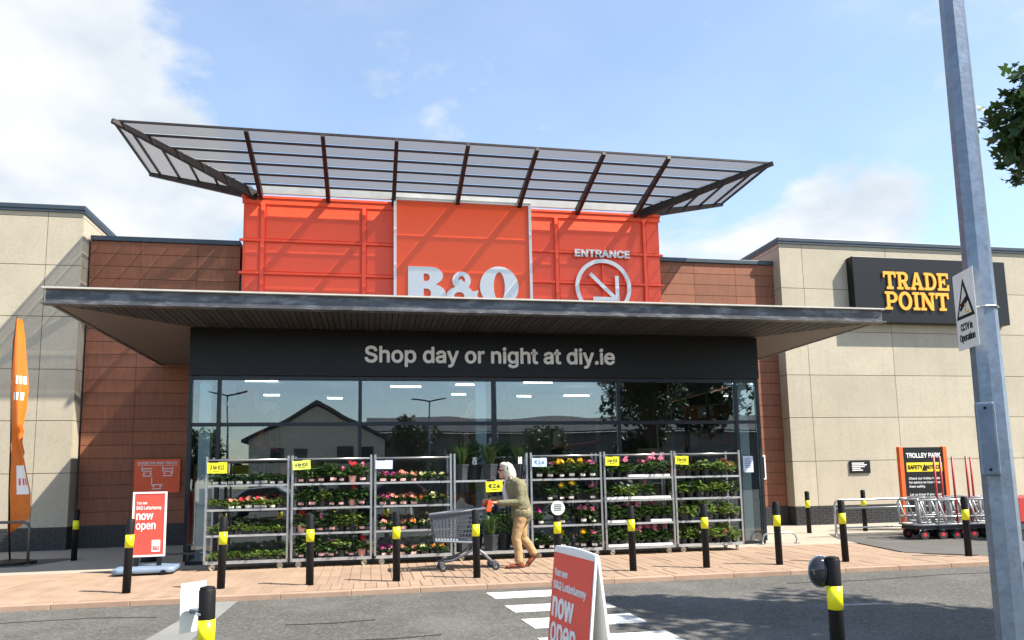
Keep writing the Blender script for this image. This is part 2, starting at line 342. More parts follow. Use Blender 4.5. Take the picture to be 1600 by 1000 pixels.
for ri, (y0, y1, sh) in enumerate(rows):
    L = y1 - y0; me = block_mesh(PW - .007, L).mesh('paving_block', PAVER)
    for i in range(-95, 70):
        x = (i + sh) * PW; yc = (y0 + y1) / 2
        if x > 10.5 or x < -14 or in_bay(x, yc) or in_bay(x + .2, yc): continue
        dz = random.uniform(-.0035, .0025)
        if cnt < 300 and ri < 3 and -6.2 < x < 10.3:
            obj('paving_block', me, pav, (x, yc, dz), (random.uniform(-.003, .003), random.uniform(-.01, .01), random.uniform(-.002, .002))); cnt += 1
        else:
            b = block_mesh(PW - .007, L); rest.add([(v[0] + x, v[1] + yc, v[2] + dz) for v in b.v], b.f)
stuff(obj('paving_blocks', rest.mesh('paving_blocks', PAVER, fix=False), pav))
kb = MB().box(-.448, .448, 10.265, 10.39, -.3, -.004); km = kb.mesh('kerb_block', KERB)
for i in range(-9, 12):
    obj('kerb_block', km, pav, (i * .9 + .2, 0, random.uniform(-.004, .003)), bevel=.01)
# painted crossing
for k, (y0, y1, x0, x1) in enumerate(((9.50, 9.95, 1.54, 2.72), (8.60, 9.02, 1.62, 2.82), (7.74, 8.22, 1.66, 2.88), (6.88, 7.32, 1.64, 2.94))):
    p = [(x0, y0), (x1, y0), (x1 - .03, y1), (x0 - .05, y1)]
    struct('crossing_stripe', MB().slab([(x, y, road_z(y) + .006) for x, y in p][::-1], (0, 0, -.004)).mesh('stripe', ROADW))
struct('road_patch', MB().slab([(x, y, road_z(y) + .0045) for x, y in ((-2.62, 5.4), (-2.18, 5.4), (-1.74, 8.1), (-1.66, 10.22), (-1.98, 10.22), (-2.2, 8.2))][::-1], (0, 0, -.003)).mesh('road_patch', PATCH))
TAR = M('tar_seal', (.03, .03, .029), .6, var=.2)
for pts in (((-.9, 8.6), (-.4, 8.55), (.05, 8.62)), ((-.35, 7.7), (.2, 7.66), (.7, 7.72)), ((-5.4, 9.7), (-4.2, 9.5), (-3.1, 9.55), (-2.4, 9.4)), ((5.6, 9.6), (6.8, 9.55), (8.2, 9.7), (9.6, 9.62))):
    b = MB()
    for (x0, y0), (x1, y1) in zip(pts[:-1], pts[1:]): b.slab([(x0, y0 - .022, road_z(y0) + .0035), (x1, y1 - .018, road_z(y1) + .0035), (x1, y1 + .022, road_z(y1) + .0035), (x0, y0 + .016, road_z(y0) + .0035)], (0, 0, -.002))
    struct('tar_seam', b.mesh('tar_seam', TAR))
struct('worn_marking', MB().slab([(x, y, road_z(y) + .006) for x, y in ((5.2, 8.02), (5.95, 7.94), (5.8, 8.04), (5.3, 8.1))][::-1], (0, 0, -.004)).mesh('worn', M('worn_paint', (.30, .29, .27), .8, var=.2, scale=12)))

# ================================================================ THE STORE
ordn_ = ['first', 'second', 'third', 'fourth', 'fifth', 'sixth']
B = thing('retail_store', 'low retail store with stone-coloured end blocks, terracotta walls and a glazed entrance', 'store', (0, 0, 0))
TY, BY = 18.55, 18.90          # front planes of the end blocks and of the terracotta walls
def panelled(x0, x1, zs, xs, y, ret_x=None):
    core = obj('end_block', MB().box(x0 + .02, x1 - .02, y + .03, 32, 0, 7.86).mesh('end_block', JOINT), B)
    g = .007
    for a, b in zip(xs[:-1], xs[1:]):
        for c, d in zip(zs[:-1], zs[1:]):
            obj('concrete_panel', MB().box(a + g, b - g, y, y + .05, c + g, d - g).mesh('concrete_panel', CONC), core)
    if ret_x is not None:
        s_ = 1 if ret_x == x1 else -1
        for c, d in zip(zs[:-1], zs[1:]):
            obj('return_panel', MB().box(min(ret_x, ret_x - s_ * .05), max(ret_x, ret_x - s_ * .05), y + .053, 20.6, c + g, d - g).mesh('return_panel', CONC), core)
    c = obj('coping', MB().box(x0 - .04, x1 + .04, y - .06, 32, 7.86, 7.97).mesh('coping', COPE), B, bevel=.012)
    obj('coping_drip', MB().box(x0 - .03, x1 + .03, y - .045, 31.9, 7.80, 7.857).mesh('coping_drip', COPE), c)
zs = [.5, 1.71, 2.90, 4.08, 5.31, 6.53, 7.69, 7.86]
panelled(-20.8, -6.69, zs, [-20.8, -18.1, -15.4, -12.8, -10.1, -7.46, -6.69], TY, -6.69)
panelled(11.2, 30.6, zs, [11.2, 11.9, 14.55, 17.2, 19.85, 22.5, 25.2, 27.9, 30.6], TY, 11.2)
# terracotta walls
def terracotta(x0, x1, xs, name='terracotta_wall'):
    core = obj('terracotta_wall', MB().box(x0, x1, BY + .02, BY + .35, 0, 7.26).mesh('terracotta_wall', JOINT), B)
    rows = 22; hh = (7.26 - .5) / rows; cache = {}
    for r_ in range(rows):
        for a, b in zip(xs[:-1], xs[1:]):
            k = (round(a, 3), round(b, 3))
            if k not in cache: cache[k] = MB().box(a + .004, b - .004, BY, BY + .03, .006, hh - .006).mesh('terracotta_tile', TERRA)
            obj('terracotta_tile', cache[k], core, (0, random.uniform(-.002, .003), .5 + r_ * hh))
    obj('coping', MB().box(x0, x1, BY - .05, BY + .4, 7.262, 7.38).mesh('coping', COPE), B, bevel=.01)
terracotta(-6.64, -3.22, [-6.64, -5.51, -4.22, -3.22])
terracotta(7.76, 11.19, [7.76, 8.79, 10.02, 11.19])
# black brick plinth: courses of brick joined
def plinth(x0, x1, y):
    p = obj('plinth', MB().box(x0, x1, y + .012, y + .06, 0, .5).mesh('plinth', MORTAR), B); b = MB(); n = 0
    for c in range(7):
        z = .003 + c * .0712; x = x0 - (c % 2) * .112
        while x < x1:
            a, d = max(x + .005, x0), min(x + .22, x1)
            if d - a > .02: b.box(a, d, y + random.uniform(-.002, .002), y + .04, z, z + .062)
            x += .225
    stuff(obj('plinth_bricks', b.mesh('plinth_bricks', BLKBRICK, fix=False), p))
plinth(-14, -6.69, TY - .03); plinth(11.2, 24, TY - .03); plinth(-6.64, -3.22, BY - .04); plinth(7.76, 11.19, BY - .04)
# orange upper box behind the sign
red = obj('entrance_tower', MB().box(-3.12, 7.69, 18.63, 21.5, 4.3, 8.40).mesh('entrance_tower', RED), B)
obj('tower_coping', MB().box(-3.17, 7.74, 18.56, 21.55, 8.40, 8.47).mesh('tower_coping', RED), red, bevel=.01)
obj('tower_coping', MB().box(-3.15, 7.72, 18.585, 18.629, 8.26, 8.397).mesh('tower_coping', RED), red)
for z in (5.62, 6.50, 7.33):
    obj('horizontal_rail', MB().box(-3.20, 7.77, 18.575, 18.628, z - .03, z + .03).mesh('horizontal_rail', RED), red, bevel=.008)
for x in (-2.66, -.21, 2.3, 4.79, 7.25):
    obj('vertical_rail', MB().box(x - .045, x + .045, 18.56, 18.627, 4.5, 8.255).mesh('vertical_rail', RED), red, bevel=.008)
for i, (a, b) in enumerate(((-3.10, -2.71), (-2.61, -.26), (-.16, 2.25), (4.84, 7.20), (7.30, 7.67))):
    for c, d in ((4.6, 5.59), (5.65, 6.47), (6.53, 7.30), (7.36, 8.25)):
        obj('cladding_panel', MB().box(a + .03, b - .03, 18.612 + random.uniform(-.004, .004), 18.64, c + .03, d - .03).mesh('cladding_panel', RED), red, bevel=.006)
# canopy over the entrance
can = obj('canopy', MB().box(-4.93, 9.52, 12.50, 18.88, 4.262, 4.44).mesh('canopy', STEELD), B)
obj('canopy_fascia', MB().box(-4.96, 9.55, 12.40, 12.47, 4.235, 4.455).mesh('canopy_fascia', CANFAS), can)
obj('canopy_flange', MB().box(-5.00, 9.59, 12.33, 12.56, 4.457, 4.482).mesh('canopy_flange', CANTOP), can)
obj('canopy_flange', MB().box(-5.00, 9.59, 12.33, 12.50, 4.212, 4.232).mesh('canopy_flange', CANFAS), can)
for x0, x1 in ((-4.96, -4.90), (9.49, 9.55)):
    obj('canopy_fascia', MB().box(x0, x1, 12.475, 18.87, 4.238, 4.452).mesh('canopy_fascia', CANFAS), can)
obj('canopy_roof', MB().box(-4.89, 9.48, 12.57, 18.86, 4.443, 4.47).mesh('canopy_roof', COPE), can)
i = 0; x = -4.84
while x < 9.45:
    # planks stop on the diagonals that run from the front corners to the corners of the glazed box
    ye = 14.12
    if x < -3.25: ye = 12.52 + (x + 4.88) / 1.63 * 1.62
    if x > 7.9: ye = 12.52 + (9.47 - x) / 1.57 * 1.62
    if ye > 12.62:
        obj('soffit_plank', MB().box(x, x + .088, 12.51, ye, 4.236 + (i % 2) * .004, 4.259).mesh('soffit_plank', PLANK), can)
    x += .102; i += 1
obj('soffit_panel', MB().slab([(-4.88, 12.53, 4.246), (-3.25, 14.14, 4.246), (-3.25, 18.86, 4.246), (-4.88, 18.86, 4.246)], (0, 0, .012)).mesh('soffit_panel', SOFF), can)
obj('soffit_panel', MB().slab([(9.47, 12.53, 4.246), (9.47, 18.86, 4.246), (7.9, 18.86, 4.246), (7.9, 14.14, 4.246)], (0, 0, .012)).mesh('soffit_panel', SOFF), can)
# glazed entrance box
GX0, GX1, GY = -3.21, 7.88, 14.24
gl = obj('glazed_entrance', MB().box(GX0, GX1, GY - .03, GY + .05, 0, .06).mesh('glazed_entrance', FRAME), B)
mx = [-3.21, -2.72, -.21, 2.32, 4.86, 7.39, 7.88]
for x in mx: obj('mullion', MB().box(x - .03, x + .03, GY - .045, GY + .07, .062, 3.36).mesh('mullion', FRAME), gl)
for a, b in zip(mx[:-1], mx[1:]):
    obj('transom', MB().box(a + .032, b - .032, GY - .035, GY + .06, 2.44, 2.505).mesh('transom', FRAME), gl)
    obj('transom', MB().box(a + .032, b - .032, GY - .035, GY + .06, 3.29, 3.358).mesh('transom', FRAME), gl)
    for c, d in ((.064, 2.437), (2.508, 3.287)):
        obj('glass_pane', MB().box(a + .033, b - .033, GY + .004, GY + .014, c, d).mesh('glass_pane', GLASS), gl)
for xx in (GX0, GX1):
    for y in (15.4, 16.55, 17.7, 18.85): obj('mullion', MB().box(xx - .03, xx + .03, y - .03, y + .03, .0, 3.36).mesh('mullion', FRAME), gl)
    ysd = [GY + .075, 15.4, 16.55, 17.7, 18.82]
    for a, b in zip(ysd[:-1], ysd[1:]):
        obj('glass_pane', MB().box(xx - .006, xx + .006, a + .032, b - .032, .05, 2.437).mesh('glass_pane', GLASS), gl)
        obj('transom', MB().box(xx - .025, xx + .025, a + .031, b - .031, 2.44, 2.5).mesh('transom', FRAME), gl)
        obj('glass_pane', MB().box(xx - .006, xx + .006, a + .032, b - .032, 2.503, 3.33).mesh('glass_pane', GLASS), gl)
fas = obj('entrance_fascia', MB().box(-3.24, 7.91, 14.15, 14.19, 3.363, 4.225).mesh('entrance_fascia', BLACKP), B, bevel=.008)
for xx in (-3.24, 7.91):
    s_ = .02 if xx < 0 else -.02
    obj('entrance_fascia', MB().box(min(xx, xx + s_), max(xx, xx + s_), 14.195, 18.87, 3.363, 4.225).mesh('entrance_fascia', BLACKP), B)
# store interior seen through the glass
DARKW = M('interior_wall', (.20, .20, .20), .8); FLOORI = M('interior_floor', (.30, .29, .27), .35); CEILI = M('interior_ceiling', (.22, .22, .22), .9)
obj('interior_floor', MB().box(-3.1, 7.8, 14.3, 18.9, .002, .02).mesh('interior_floor', FLOORI), B)
obj('interior_floor', MB().box(-15, 24, 18.95, 46, .004, .022).mesh('interior_floor', FLOORI), B)
obj('lobby_ceiling', MB().box(-3.2, 7.87, 14.2, 18.9, 4.228, 4.24).mesh('lobby_ceiling', CEILI), B)
obj('interior_ceiling', MB().box(-15, 24, 19.0, 46, 6.6, 6.7).mesh('interior_ceiling', CEILI), B)
obj('interior_wall', MB().box(-15, 24, 45.9, 46, 0, 6.6).mesh('interior_wall', DARKW), B)
for x in (-15, 23.9): obj('interior_wall', MB().box(x, x + .1, 19.3, 45.9, 0, 6.6).mesh('interior_wall', DARKW), B)
obj('interior_wall', MB().box(-3.2, 7.75, 18.95, 19.1, 4.24, 6.6).mesh('interior_wall', DARKW), B)
LAMP = M('strip_light', (1, .97, .88), .5, var=0, emit=4.0)
for ix in range(10):
    for iy in range(6):
        if random.random() < .35: continue
        x = -12 + ix * 3.4 + random.uniform(-.2, .2); y = 21.5 + iy * 4
        hl = random.choice((.4, .75, .75)); o = obj('strip_light', MB().box(-hl, hl, -.05, .05, -.04, .04).mesh('strip_light', LAMP), B, (x, y + random.uniform(-1, 1), 6.35 - random.random() * .5))
COLW = M('interior_column', (.80, .86, .83), .5, var=.04)
for x in (-2.98, 2.10, 7.62):
    obj('interior_column', MB().box(x - .10, x + .10, 14.36, 14.56, .02, 4.22).mesh('interior_column', COLW), B)
ORI = M('display_orange', (.75, .16, .05), .5); WOODI = M('display_wood', (.30, .17, .09), .6)
for x, y, w_, lab in ((6.2, 16.2, .5, 'orange topped display stand just inside the right-hand glazing'), (7.2, 17.0, .45, 'orange topped display stand beside the right-hand interior column'), (-1.6, 17.2, .7, 'orange topped display stand inside the left-hand glazing')):
    t = thing('display_stand', lab, 'display stand', (x, y, .024))
    obj('back_panel', MB().box(-w_ / 2, w_ / 2, 0, .05, 0, 2.0).mesh('back_panel', WOODI), t); obj('header', MB().box(-w_ / 2, w_ / 2, -.03, -.002, 1.35, 1.75).mesh('header', ORI), t)
    for z in (.4, .8, 1.2): obj('shelf', MB().box(-w_ / 2, w_ / 2, -.3, -.002, z, z + .03).mesh('shelf', WHITE), t)
for k, x in enumerate((-9, -4.5, 0, 4.5, 9, 13.5)):
    t = thing('storage_rack', '%s tall goods rack from the left wall inside the store' % ordn_[k], 'rack', (x, 27, .024), 0, 'goods racks inside the store')
    for yy in (0, 4, 8): obj('upright', MB().box(-.5, .5, yy - .05, yy + .05, 0, 4.2).mesh('upright', M('rack_blue', (.05, .09, .16), .5)), t)
    for z in (.3, 1.5, 2.7, 3.9):
        sf = obj('shelf', MB().box(-.5, .5, -.04, 8.04, z, z + .08).mesh('shelf', ORI), t)
        for q in range(5):
            if random.random() < .8: obj('carton', MB().box(-.42, .42, .2 + q * 1.6, 1.5 + q * 1.6, z + .082, z + .4 + random.random() * .6).mesh('carton', random.choice([WOODI, WHITE, DARKW, ORI])), sf)
# inverted-hip roof wing above the box
wing = obj('roof_wing', MB().box(-2.75, 7.08, 18.545, 18.60, 8.52, 8.735).mesh('roof_wing', M('wing_base_strip', (.42, .41, .38), .5, .2, var=.12, scale=3)), B)
WY0, WY1, WZ0, WZ1 = 18.53, 16.2, 8.60, 9.05
XL0, XL1, XR0, XR1 = -2.83, -5.38, 7.15, 9.74
def wp(x, t, dz=0): return Vector((x, WY0 + (WY1 - WY0) * t, WZ0 + (WZ1 - WZ0) * t + dz))
xl = lambda t: XL0 + (XL1 - XL0) * t
xr = lambda t: XR0 + (XR1 - XR0) * t
ribx = [-2.71, -1.09, .53, 2.15, 3.77, 5.39, 7.02]
nrm = (wp(1, 0) - wp(0, 0)).cross(wp(0, 1) - wp(0, 0)).normalized()
if nrm.z < 0: nrm = -nrm
for x in ribx:
    obj('rib', MB().bar(wp(x, -.04) - nrm * .13, wp(x, 1.02) - nrm * .06, .10, .20, (0, 0, 1), .085, .08).mesh('rib', STEELD), wing)
for (x0, x1) in ((XL0, XL1), (XR0, XR1)):
    obj('hip_rib', MB().bar(wp(x0, -.03) - nrm * .13, wp(x1, 1.03) - nrm * .05, .11, .22, (0, 0, 1), .09, .09).mesh('hip_rib', STEELD), wing)
    bk0 = Vector((x0, 18.60, WZ0 - .04)); bk1 = Vector((x1, 18.86, WZ1 - .03))
    obj('back_beam', MB().bar(bk0 - Vector((0, 0, .1)), bk1 - Vector((0, 0, .04)), .10, .22, (0, 0, 1), .08, .09).mesh('back_beam', STEELD), wing)
    ts = [.18, .36, .54, .72, .90, 1.0]
    hp = lambda t: Vector((x0 + (x1 - x0) * t, WY0 + (WY1 - WY0) * t, WZ0 + (WZ1 - WZ0) * t))
    bp_ = lambda t: bk0.lerp(bk1, t)
    for t in ts: obj('purlin', MB().bar(hp(t), bp_(t), .045, .05).mesh('purlin', STEELD), wing)
    for a, b in zip([.02] + ts[:-1], ts):
        obj('wing_pane', MB().slab([hp(a + .01), hp(b - .01), bp_(b - .01), bp_(a + .01)], (0, 0, .012)).mesh('wing_pane', WINGG), wing, (0, 0, .03))
prl = [.10, .28, .46, .64, .82, 1.0]
for t in prl:
    obj('purlin', MB().bar(wp(xl(t), t), wp(xr(t), t), .036, .045).mesh('purlin', STEELD), wing)
for a, b in zip(prl[:-1], prl[1:]):
    for k in range(len(ribx) + 1):
        la = xl(a) if k == 0 else ribx[k - 1]; lb = xl(b) if k == 0 else ribx[k - 1]
        r_a = xr(a) if k == len(ribx) else ribx[k]; r_b = xr(b) if k == len(ribx) else ribx[k]
        obj('wing_pane', MB().slab([wp(la + .012, a + .01), wp(r_a - .012, a + .01), wp(r_b - .012, b - .01), wp(lb + .012, b - .01)], (0, 0, .012)).mesh('wing_pane', WINGG), wing, (0, 0, .032))

# ================================================================ SIGNS ON THE STORE
s = thing('brand_sign', 'large orange square sign with white border and white B&Q letters on the red box', 'sign', (0, 0, 0))
sq = obj('sign_panel', MB().box(.60, 4.00, 18.40, 18.555, 5.05, 8.45).mesh('sign_panel', ORANGE), s)
for a in ((.53, .598, 4.98, 8.52), (4.002, 4.07, 4.98, 8.52), (.60, 4.0, 8.452, 8.52), (.60, 4.0, 4.98, 5.048)):
    obj('sign_border', MB().box(a[0], a[1], 18.34, 18.555, a[2], a[3]).mesh('sign_border', WHITE), s)
Bo = [(0, 0), (0, 1), (.52, 1)] + arc(.60, .77, .30, .23, 88, -60, 12) + arc(.62, .27, .36, .27, 75, -90, 14)
Bi1 = [(.40, .62), (.40, .82)] + arc(.47, .72, .09, .10, 90, -90, 8); Bi2 = [(.40, .18), (.40, .42)] + arc(.48, .30, .11, .12, 90, -90, 8)
outline('letter', [Bo, Bi1, Bi2], WHITE, s, 18.375, .05, .97, .97, .885, 5.76)
Qo = arc(.5, .5, .5, .5, 0, 360, 40)[:-1]; Qi = arc(.5, .5, .145, .36, 0, 360, 30)[:-1]
outline('letter', [Qo, Qi], WHITE, s, 18.375, .05, 1.0, 1.06, 2.70, 5.74)
outline('letter', [[(0, 0), (.28, -.12), (.42, .0), (.14, .18)]], WHITE, s, 18.374, .05, 1, 1, 3.36, 5.78)
amp = outline('letter', [arc(2.23, 6.40, .235, .235, 0, 360, 30)[:-1], arc(2.235, 6.42, .085, .10, 0, 360, 24)[:-1]], WHITE, s, 18.375, .05)
outline('letter_stroke', [arc(2.18, 5.99, .34, .25, 0, 360, 34)[:-1], arc(2.17, 6.0, .13, .10, 0, 360, 24)[:-1]], WHITE, amp, 18.3735, .05)
outline('letter_stroke', [[(2.06, 6.36), (2.22, 6.44), (2.76, 5.86), (2.62, 5.74), (2.5, 5.74)]], WHITE, amp, 18.372, .05)
outline('letter_stroke', [[(2.44, 6.10), (2.66, 6.16), (2.60, 5.92), (2.44, 5.86)]], WHITE, amp, 18.3705, .05)
s = thing('entrance_sign', 'white ENTRANCE lettering over a ringed arrow on the red box', 'sign', (0, 0, 0))
letters('letter', 'ENTRANCE', WHITE, s, (5.27, 6.80, 7.19, 7.40), 18.53, .05, .03)
outline('ring', [arc(6.03, 6.38, .77, .77, 0, 360, 48)[:-1], arc(6.03, 6.38, .665, .665, 0, 360, 48)[:-1]], WHITE, s, 18.53, .04)
obj('arrow', MB().bar((5.67, 18.52, 6.74), (6.36, 18.52, 6.08), .03, .10, (0, 0, 1)).mesh('arrow', WHITE), s)
obj('arrow', MB().box(6.36, 6.46, 18.508, 18.538, 6.12, 6.70).mesh('arrow', WHITE), s)
obj('arrow', MB().box(5.74, 6.46, 18.507, 18.537, 6.02, 6.118).mesh('arrow', WHITE), s)
for z in (6.38,): obj('bracket', MB().box(6.02, 6.04, 18.545, 18.60, 5.7, 7.1).mesh('bracket', RED), s)
s = thing('slogan_sign', 'pale lettering reading Shop day or night at diy.ie on the black fascia', 'sign', (0, 0, 0))
letters('letter', 'Shop day or night at diy.ie', OFFW, s, (-.13, 4.78, 3.535, 3.945), 14.128, .04, .02, 1.0)
# trade counter sign with slab letters
s = thing('trade_sign', 'long black box sign reading TRADE POINT in amber slab letters', 'sign', (0, 0, 0))
obj('sign_box', MB().box(13.27, 18.25, 18.27, 18.548, 5.55, 7.43).mesh('sign_box', BLACKP), s, bevel=.01)
k_ = .2
SL = {
 'T': (1.0, [[(0, 1), (0, .66), (.10, .66), (.14, .83), (.38, .83), (.38, .15), (.24, .15), (.24, 0), (.76, 0), (.76, .15), (.62, .15), (.62, .83), (.86, .83), (.90, .66), (1, .66), (1, 1)]]),
 'R': (1.02, [[(0, 1), (0, .86), (.12, .86), (.12, .14), (0, .14), (0, 0), (.48, 0), (.48, .14), (.34, .14), (.34, .40), (.46, .40), (.66, .0), (1.0, 0), (1.0, .14), (.86, .14), (.70, .44)] + arc(.58, .71, .32, .29, -50, 90, 10), [(.34, .55), (.34, .85)] + arc(.54, .70, .14, .15, 90, -90, 8)]),
 'A': (1.05, [[(.40, 1), (.10, .14), (0, .14), (0, 0), (.40, 0), (.40, .14), (.31, .14), (.35, .27), (.67, .27), (.71, .14), (.62, .14), (.62, 0), (1.05, 0), (1.05, .14), (.94, .14), (.64, 1)], [(.40, .42), (.51, .78), (.62, .42)]]),
 'D': (1.0, [[(0, 1), (0, .86), (.12, .86), (.12, .14), (0, .14), (0, 0)] + arc(.48, .5, .50, .5, -90, 90, 16), [(.34, .15), (.34, .85)] + arc(.48, .5, .28, .35, 90, -90, 12)]),
 'E': (.92, [[(0, 1), (0, .86), (.12, .86), (.12, .14), (0, .14), (0, 0), (.92, 0), (.92, .34), (.80, .34), (.76, .15), (.34, .15), (.34, .43), (.52, .43), (.52, .34), (.63, .34), (.63, .67), (.52, .67), (.52, .57), (.34, .57), (.34, .85), (.74, .85), (.78, .68), (.90, .68), (.90, 1)]]),
 'P': (.92, [[(0, 1), (0, .86), (.12, .86), (.12, .14), (0, .14), (0, 0), (.50, 0), (.50, .14), (.34, .14), (.34, .38)] + arc(.56, .69, .36, .31, -90, 90, 12), [(.34, .53), (.34, .85)] + arc(.54, .69, .16, .16, 90, -90, 8)]),
 'O': (1.0, [arc(.5, .5, .5, .52, 0, 360, 32)[:-1], arc(.5, .5, .27, .35, 0, 360, 28)[:-1]]),
 'I': (.5, [[(0, 1), (0, .86), (.14, .86), (.14, .14), (0, .14), (0, 0), (.5, 0), (.5, .14), (.36, .14), (.36, .86), (.5, .86), (.5, 1)]]),
 'N': (1.1, [[(0, 1), (0, .86), (.12, .86), (.12, .14), (0, .14), (0, 0), (.42, 0), (.42, .14), (.28, .14), (.28, .70), (.78, 0), (.98, 0), (.98, .86), (1.1, .86), (1.1, 1), (.68, 1), (.68, .86), (.82, .86), (.82, .34), (.34, 1)]]),
}
def slab_word(wd, x0, x1, z0, z1):
    tot = sum(SL[c][0] for c in wd) + .07 * (len(wd) - 1); k = (x1 - x0) / tot; x = x0
    for c in wd:
        outline('letter', SL[c][1], LETT_Y, s, 18.245, .04, k, z1 - z0, x, z0); x += (SL[c][0] + .07) * k
slab_word('TRADE', 14.18, 16.28, 6.50, 7.01); slab_word('POINT', 14.19, 16.24, 5.91, 6.43)
def print_lines(parent, box, n, y, mat, ragged=.45):
    x0, x1, z0, z1 = box; st = (z1 - z0) / n
    for k in range(n):
        x = x0
        xe = x1 - random.random() * ragged * (x1 - x0)
        obj('print_line', MB().box(x0, xe, y - .002, y, z1 - k * st - st * .55, z1 - k * st).mesh('print_line', mat), parent)
s = thing('wall_plaque', 'small black plaque with lines of white print on the stone-coloured wall', 'sign', (13.21, TY, 0))
obj('plaque', MB().box(-.31, .31, -.035, -.004, 1.36, 1.70).mesh('plaque', BLACKP), s)
print_lines(s, (-.25, .22, 1.41, 1.65), 5, -.036, OFFW)
s = thing('notice_board', 'white framed black notice on the terracotta wall beside the glazed entrance', 'sign', (10.35, BY, 0))
obj('frame', MB().box(-.24, .24, -.03, -.004, 1.24, 1.90).mesh('frame', WHITE), s)
nb = obj('board', MB().box(-.20, .20, -.036, -.0305, 1.28, 1.86).mesh('board', BLACKP), s)
print_lines(s, (-.15, .15, 1.34, 1.81), 6, -.0365, OFFW)
s = thing('paper_notice', 'sheet of pale printed paper stuck to the entrance glass', 'notice', (7.60, GY - .003, 0))
obj('sheet', MB().box(-.11, .11, -.004, 0, 1.44, 1.77).mesh('sheet', M('pale_blue_paper', (.62, .70, .86), .7, var=.03)), s)
print_lines(s, (-.08, .08, 1.52, 1.73), 6, -.0045, M('grey_print', (.25, .27, .33), .7))
s = thing('trolley_guide_sign', 'red board headed CHOOSE THE RIGHT TROLLEY on the terracotta wall', 'sign', (-4.93, BY, 0))
RSIGN = M('red_board', (.80, .095, .02), .45, var=.04)
obj('board', MB().box(-.50, .50, -.05, -.004, 1.22, 2.0).mesh('board', RSIGN), s)
text_obj('lettering', 'CHOOSE THE RIGHT TROLLEY', WHITE, s, (-.44, .44, 1.885, 1.945), -.054, .004, .02)
def icon(ox, oz, kind):
    b = MB(); y0, y1 = -.056, -.051
    if kind < 2:
        b.box(ox - .11, ox + .11, y0, y1, oz + .06, oz + .075)
        for k in range(5): b.box(ox - .10 + k * .045, ox - .092 + k * .045, y0, y1, oz, oz + .06)
        b.box(ox - .09, ox + .10, y0, y1, oz - .012, oz); b.box(ox - .12, ox - .105, y0, y1, oz + .0, oz + .12)
        if kind: b.box(ox + .1, ox + .115, y0, y1, oz - .06, oz + .1)
    else:
        b.box(ox - .12, ox - .105, y0, y1, oz - .02, oz + .16); b.box(ox - .105, ox + .13, y0, y1, oz - .02, oz)
    b.disc((ox - .07, -.0535, oz - .05), (0, 1, 0), .022, .005, 10); b.disc((ox + .08, -.0535, oz - .05), (0, 1, 0), .022, .005, 10)
    b.box(ox - .10, ox + .10, y0, y1, oz - .115, oz - .095)
    return obj('trolley_icon', b.mesh('trolley_icon', WHITE), s)
icon(-.22, 1.72, 0); icon(.23, 1.72, 1); icon(0, 1.42, 2)
obj('rule', MB().box(-.44, .44, -.054, -.051, 1.855, 1.862).mesh('rule', WHITE), s)

# ================================================================ BOLLARDS
post_m = MB().tube([(0, 0, -.1), (0, 0, .945), (0, 0, .965)], [.053, .053, .043], 20).mesh('post', BLK, True)
post_m.polygons.foreach_set('use_smooth', [len(p.vertices) == 4 for p in post_m.polygons])
band_m = MB().tube([(0, 0, .59), (0, 0, .76)], .0552, 20).mesh('band', YEL, True)
cap_m = MB().ell((0, 0, .962), (.05, .05, .012), 16, 6).mesh('cap', BLK, True)
def bollard(x, y, z, label, group=None, lean=0):
    t = thing('bollard', label, 'bollard', (x, y, z), 0, group); t.rotation_euler = (random.uniform(-.012, .012), lean, random.uniform(0, 6))
    obj('post', post_m, t); obj('band', band_m, t); obj('cap', cap_m, t); return t
front = [-3.19, -2.0, -.83, .36, 1.51, 2.72, 3.88, 5.06, 6.28, 7.43, 9.68]
words = ['in front of the red swing sign', 'in front of the first flower trolley', 'in front of the second flower trolley', 'in front of the third flower trolley', 'between the shopper\'s cart and the road', None,
         'in front of the sixth flower trolley', 'in front of the seventh flower trolley', 'just beyond the glazed corner of the entrance', 'in front of the long guard rail', 'in front of the parked platform trolleys']
for i, x in enumerate(front):
    if words[i] is None:
        t = bollard(x, 10.95, 0, 'black bollard with a round white notice on its top, in the kerb row', 'bollards along the kerb')
        t.rotation_euler.z = 0
        d = obj('notice_disc', MB().disc((0, -.062, .965), (0, 1, 0), .105, .008, 28).mesh('notice_disc', WHITE), t)
        print_lines(d, (-.06, .06, .915, 1.02), 4, -.0665, M('dark_print', (.10, .09, .09), .7), .2)
    else:
        bollard(x, 10.95, 0, 'black bollard with yellow band ' + words[i], 'bollards along the kerb', random.uniform(-.02, .02))
bollard(-5.59, 15.9, 0, 'black bollard with yellow band in the shade by the terracotta wall', 'bollards by the wall')
bollard(10.10, 16.2, 0, 'black bollard with yellow band on the pale concrete beside the trolley bay', 'bollards by the wall')
bollard(11.57, 16.2, 0, 'black bollard with yellow band behind the long guard rail', 'bollards by the wall')
nr = bollard(3.38, 5.15, -.172, 'black bollard with a grey dome mirror on its back, across the road', None); nr.rotation_euler.z = 0
dm = MB().ell((-.075, .05, .86), (.09, .068, .11), 20, 12); obj('dome_mirror', dm.mesh('dome_mirror', M('dome_plastic', (.045, .045, .05), .08, .5, var=.15), True), nr)
obj('dome_rim', MB().tube([(-.075 + .092 * math.cos(R(a)), .05, .86 + .112 * math.sin(R(a))) for a in range(0, 361, 15)], .008, 6, False).mesh('dome_rim', GALV), nr)
nl = bollard(-1.06, 5.35, -.22, 'black bollard with a white plate bolted to its back, across the road', None); nl.rotation_euler.z = 0
pl = obj('sign_plate', MB().box(-.10, .10, 0, .004, .66, .985).mesh('sign_plate', WHITE), nl, (-.115, .14, 0), (0, 0, R(50)), .001)
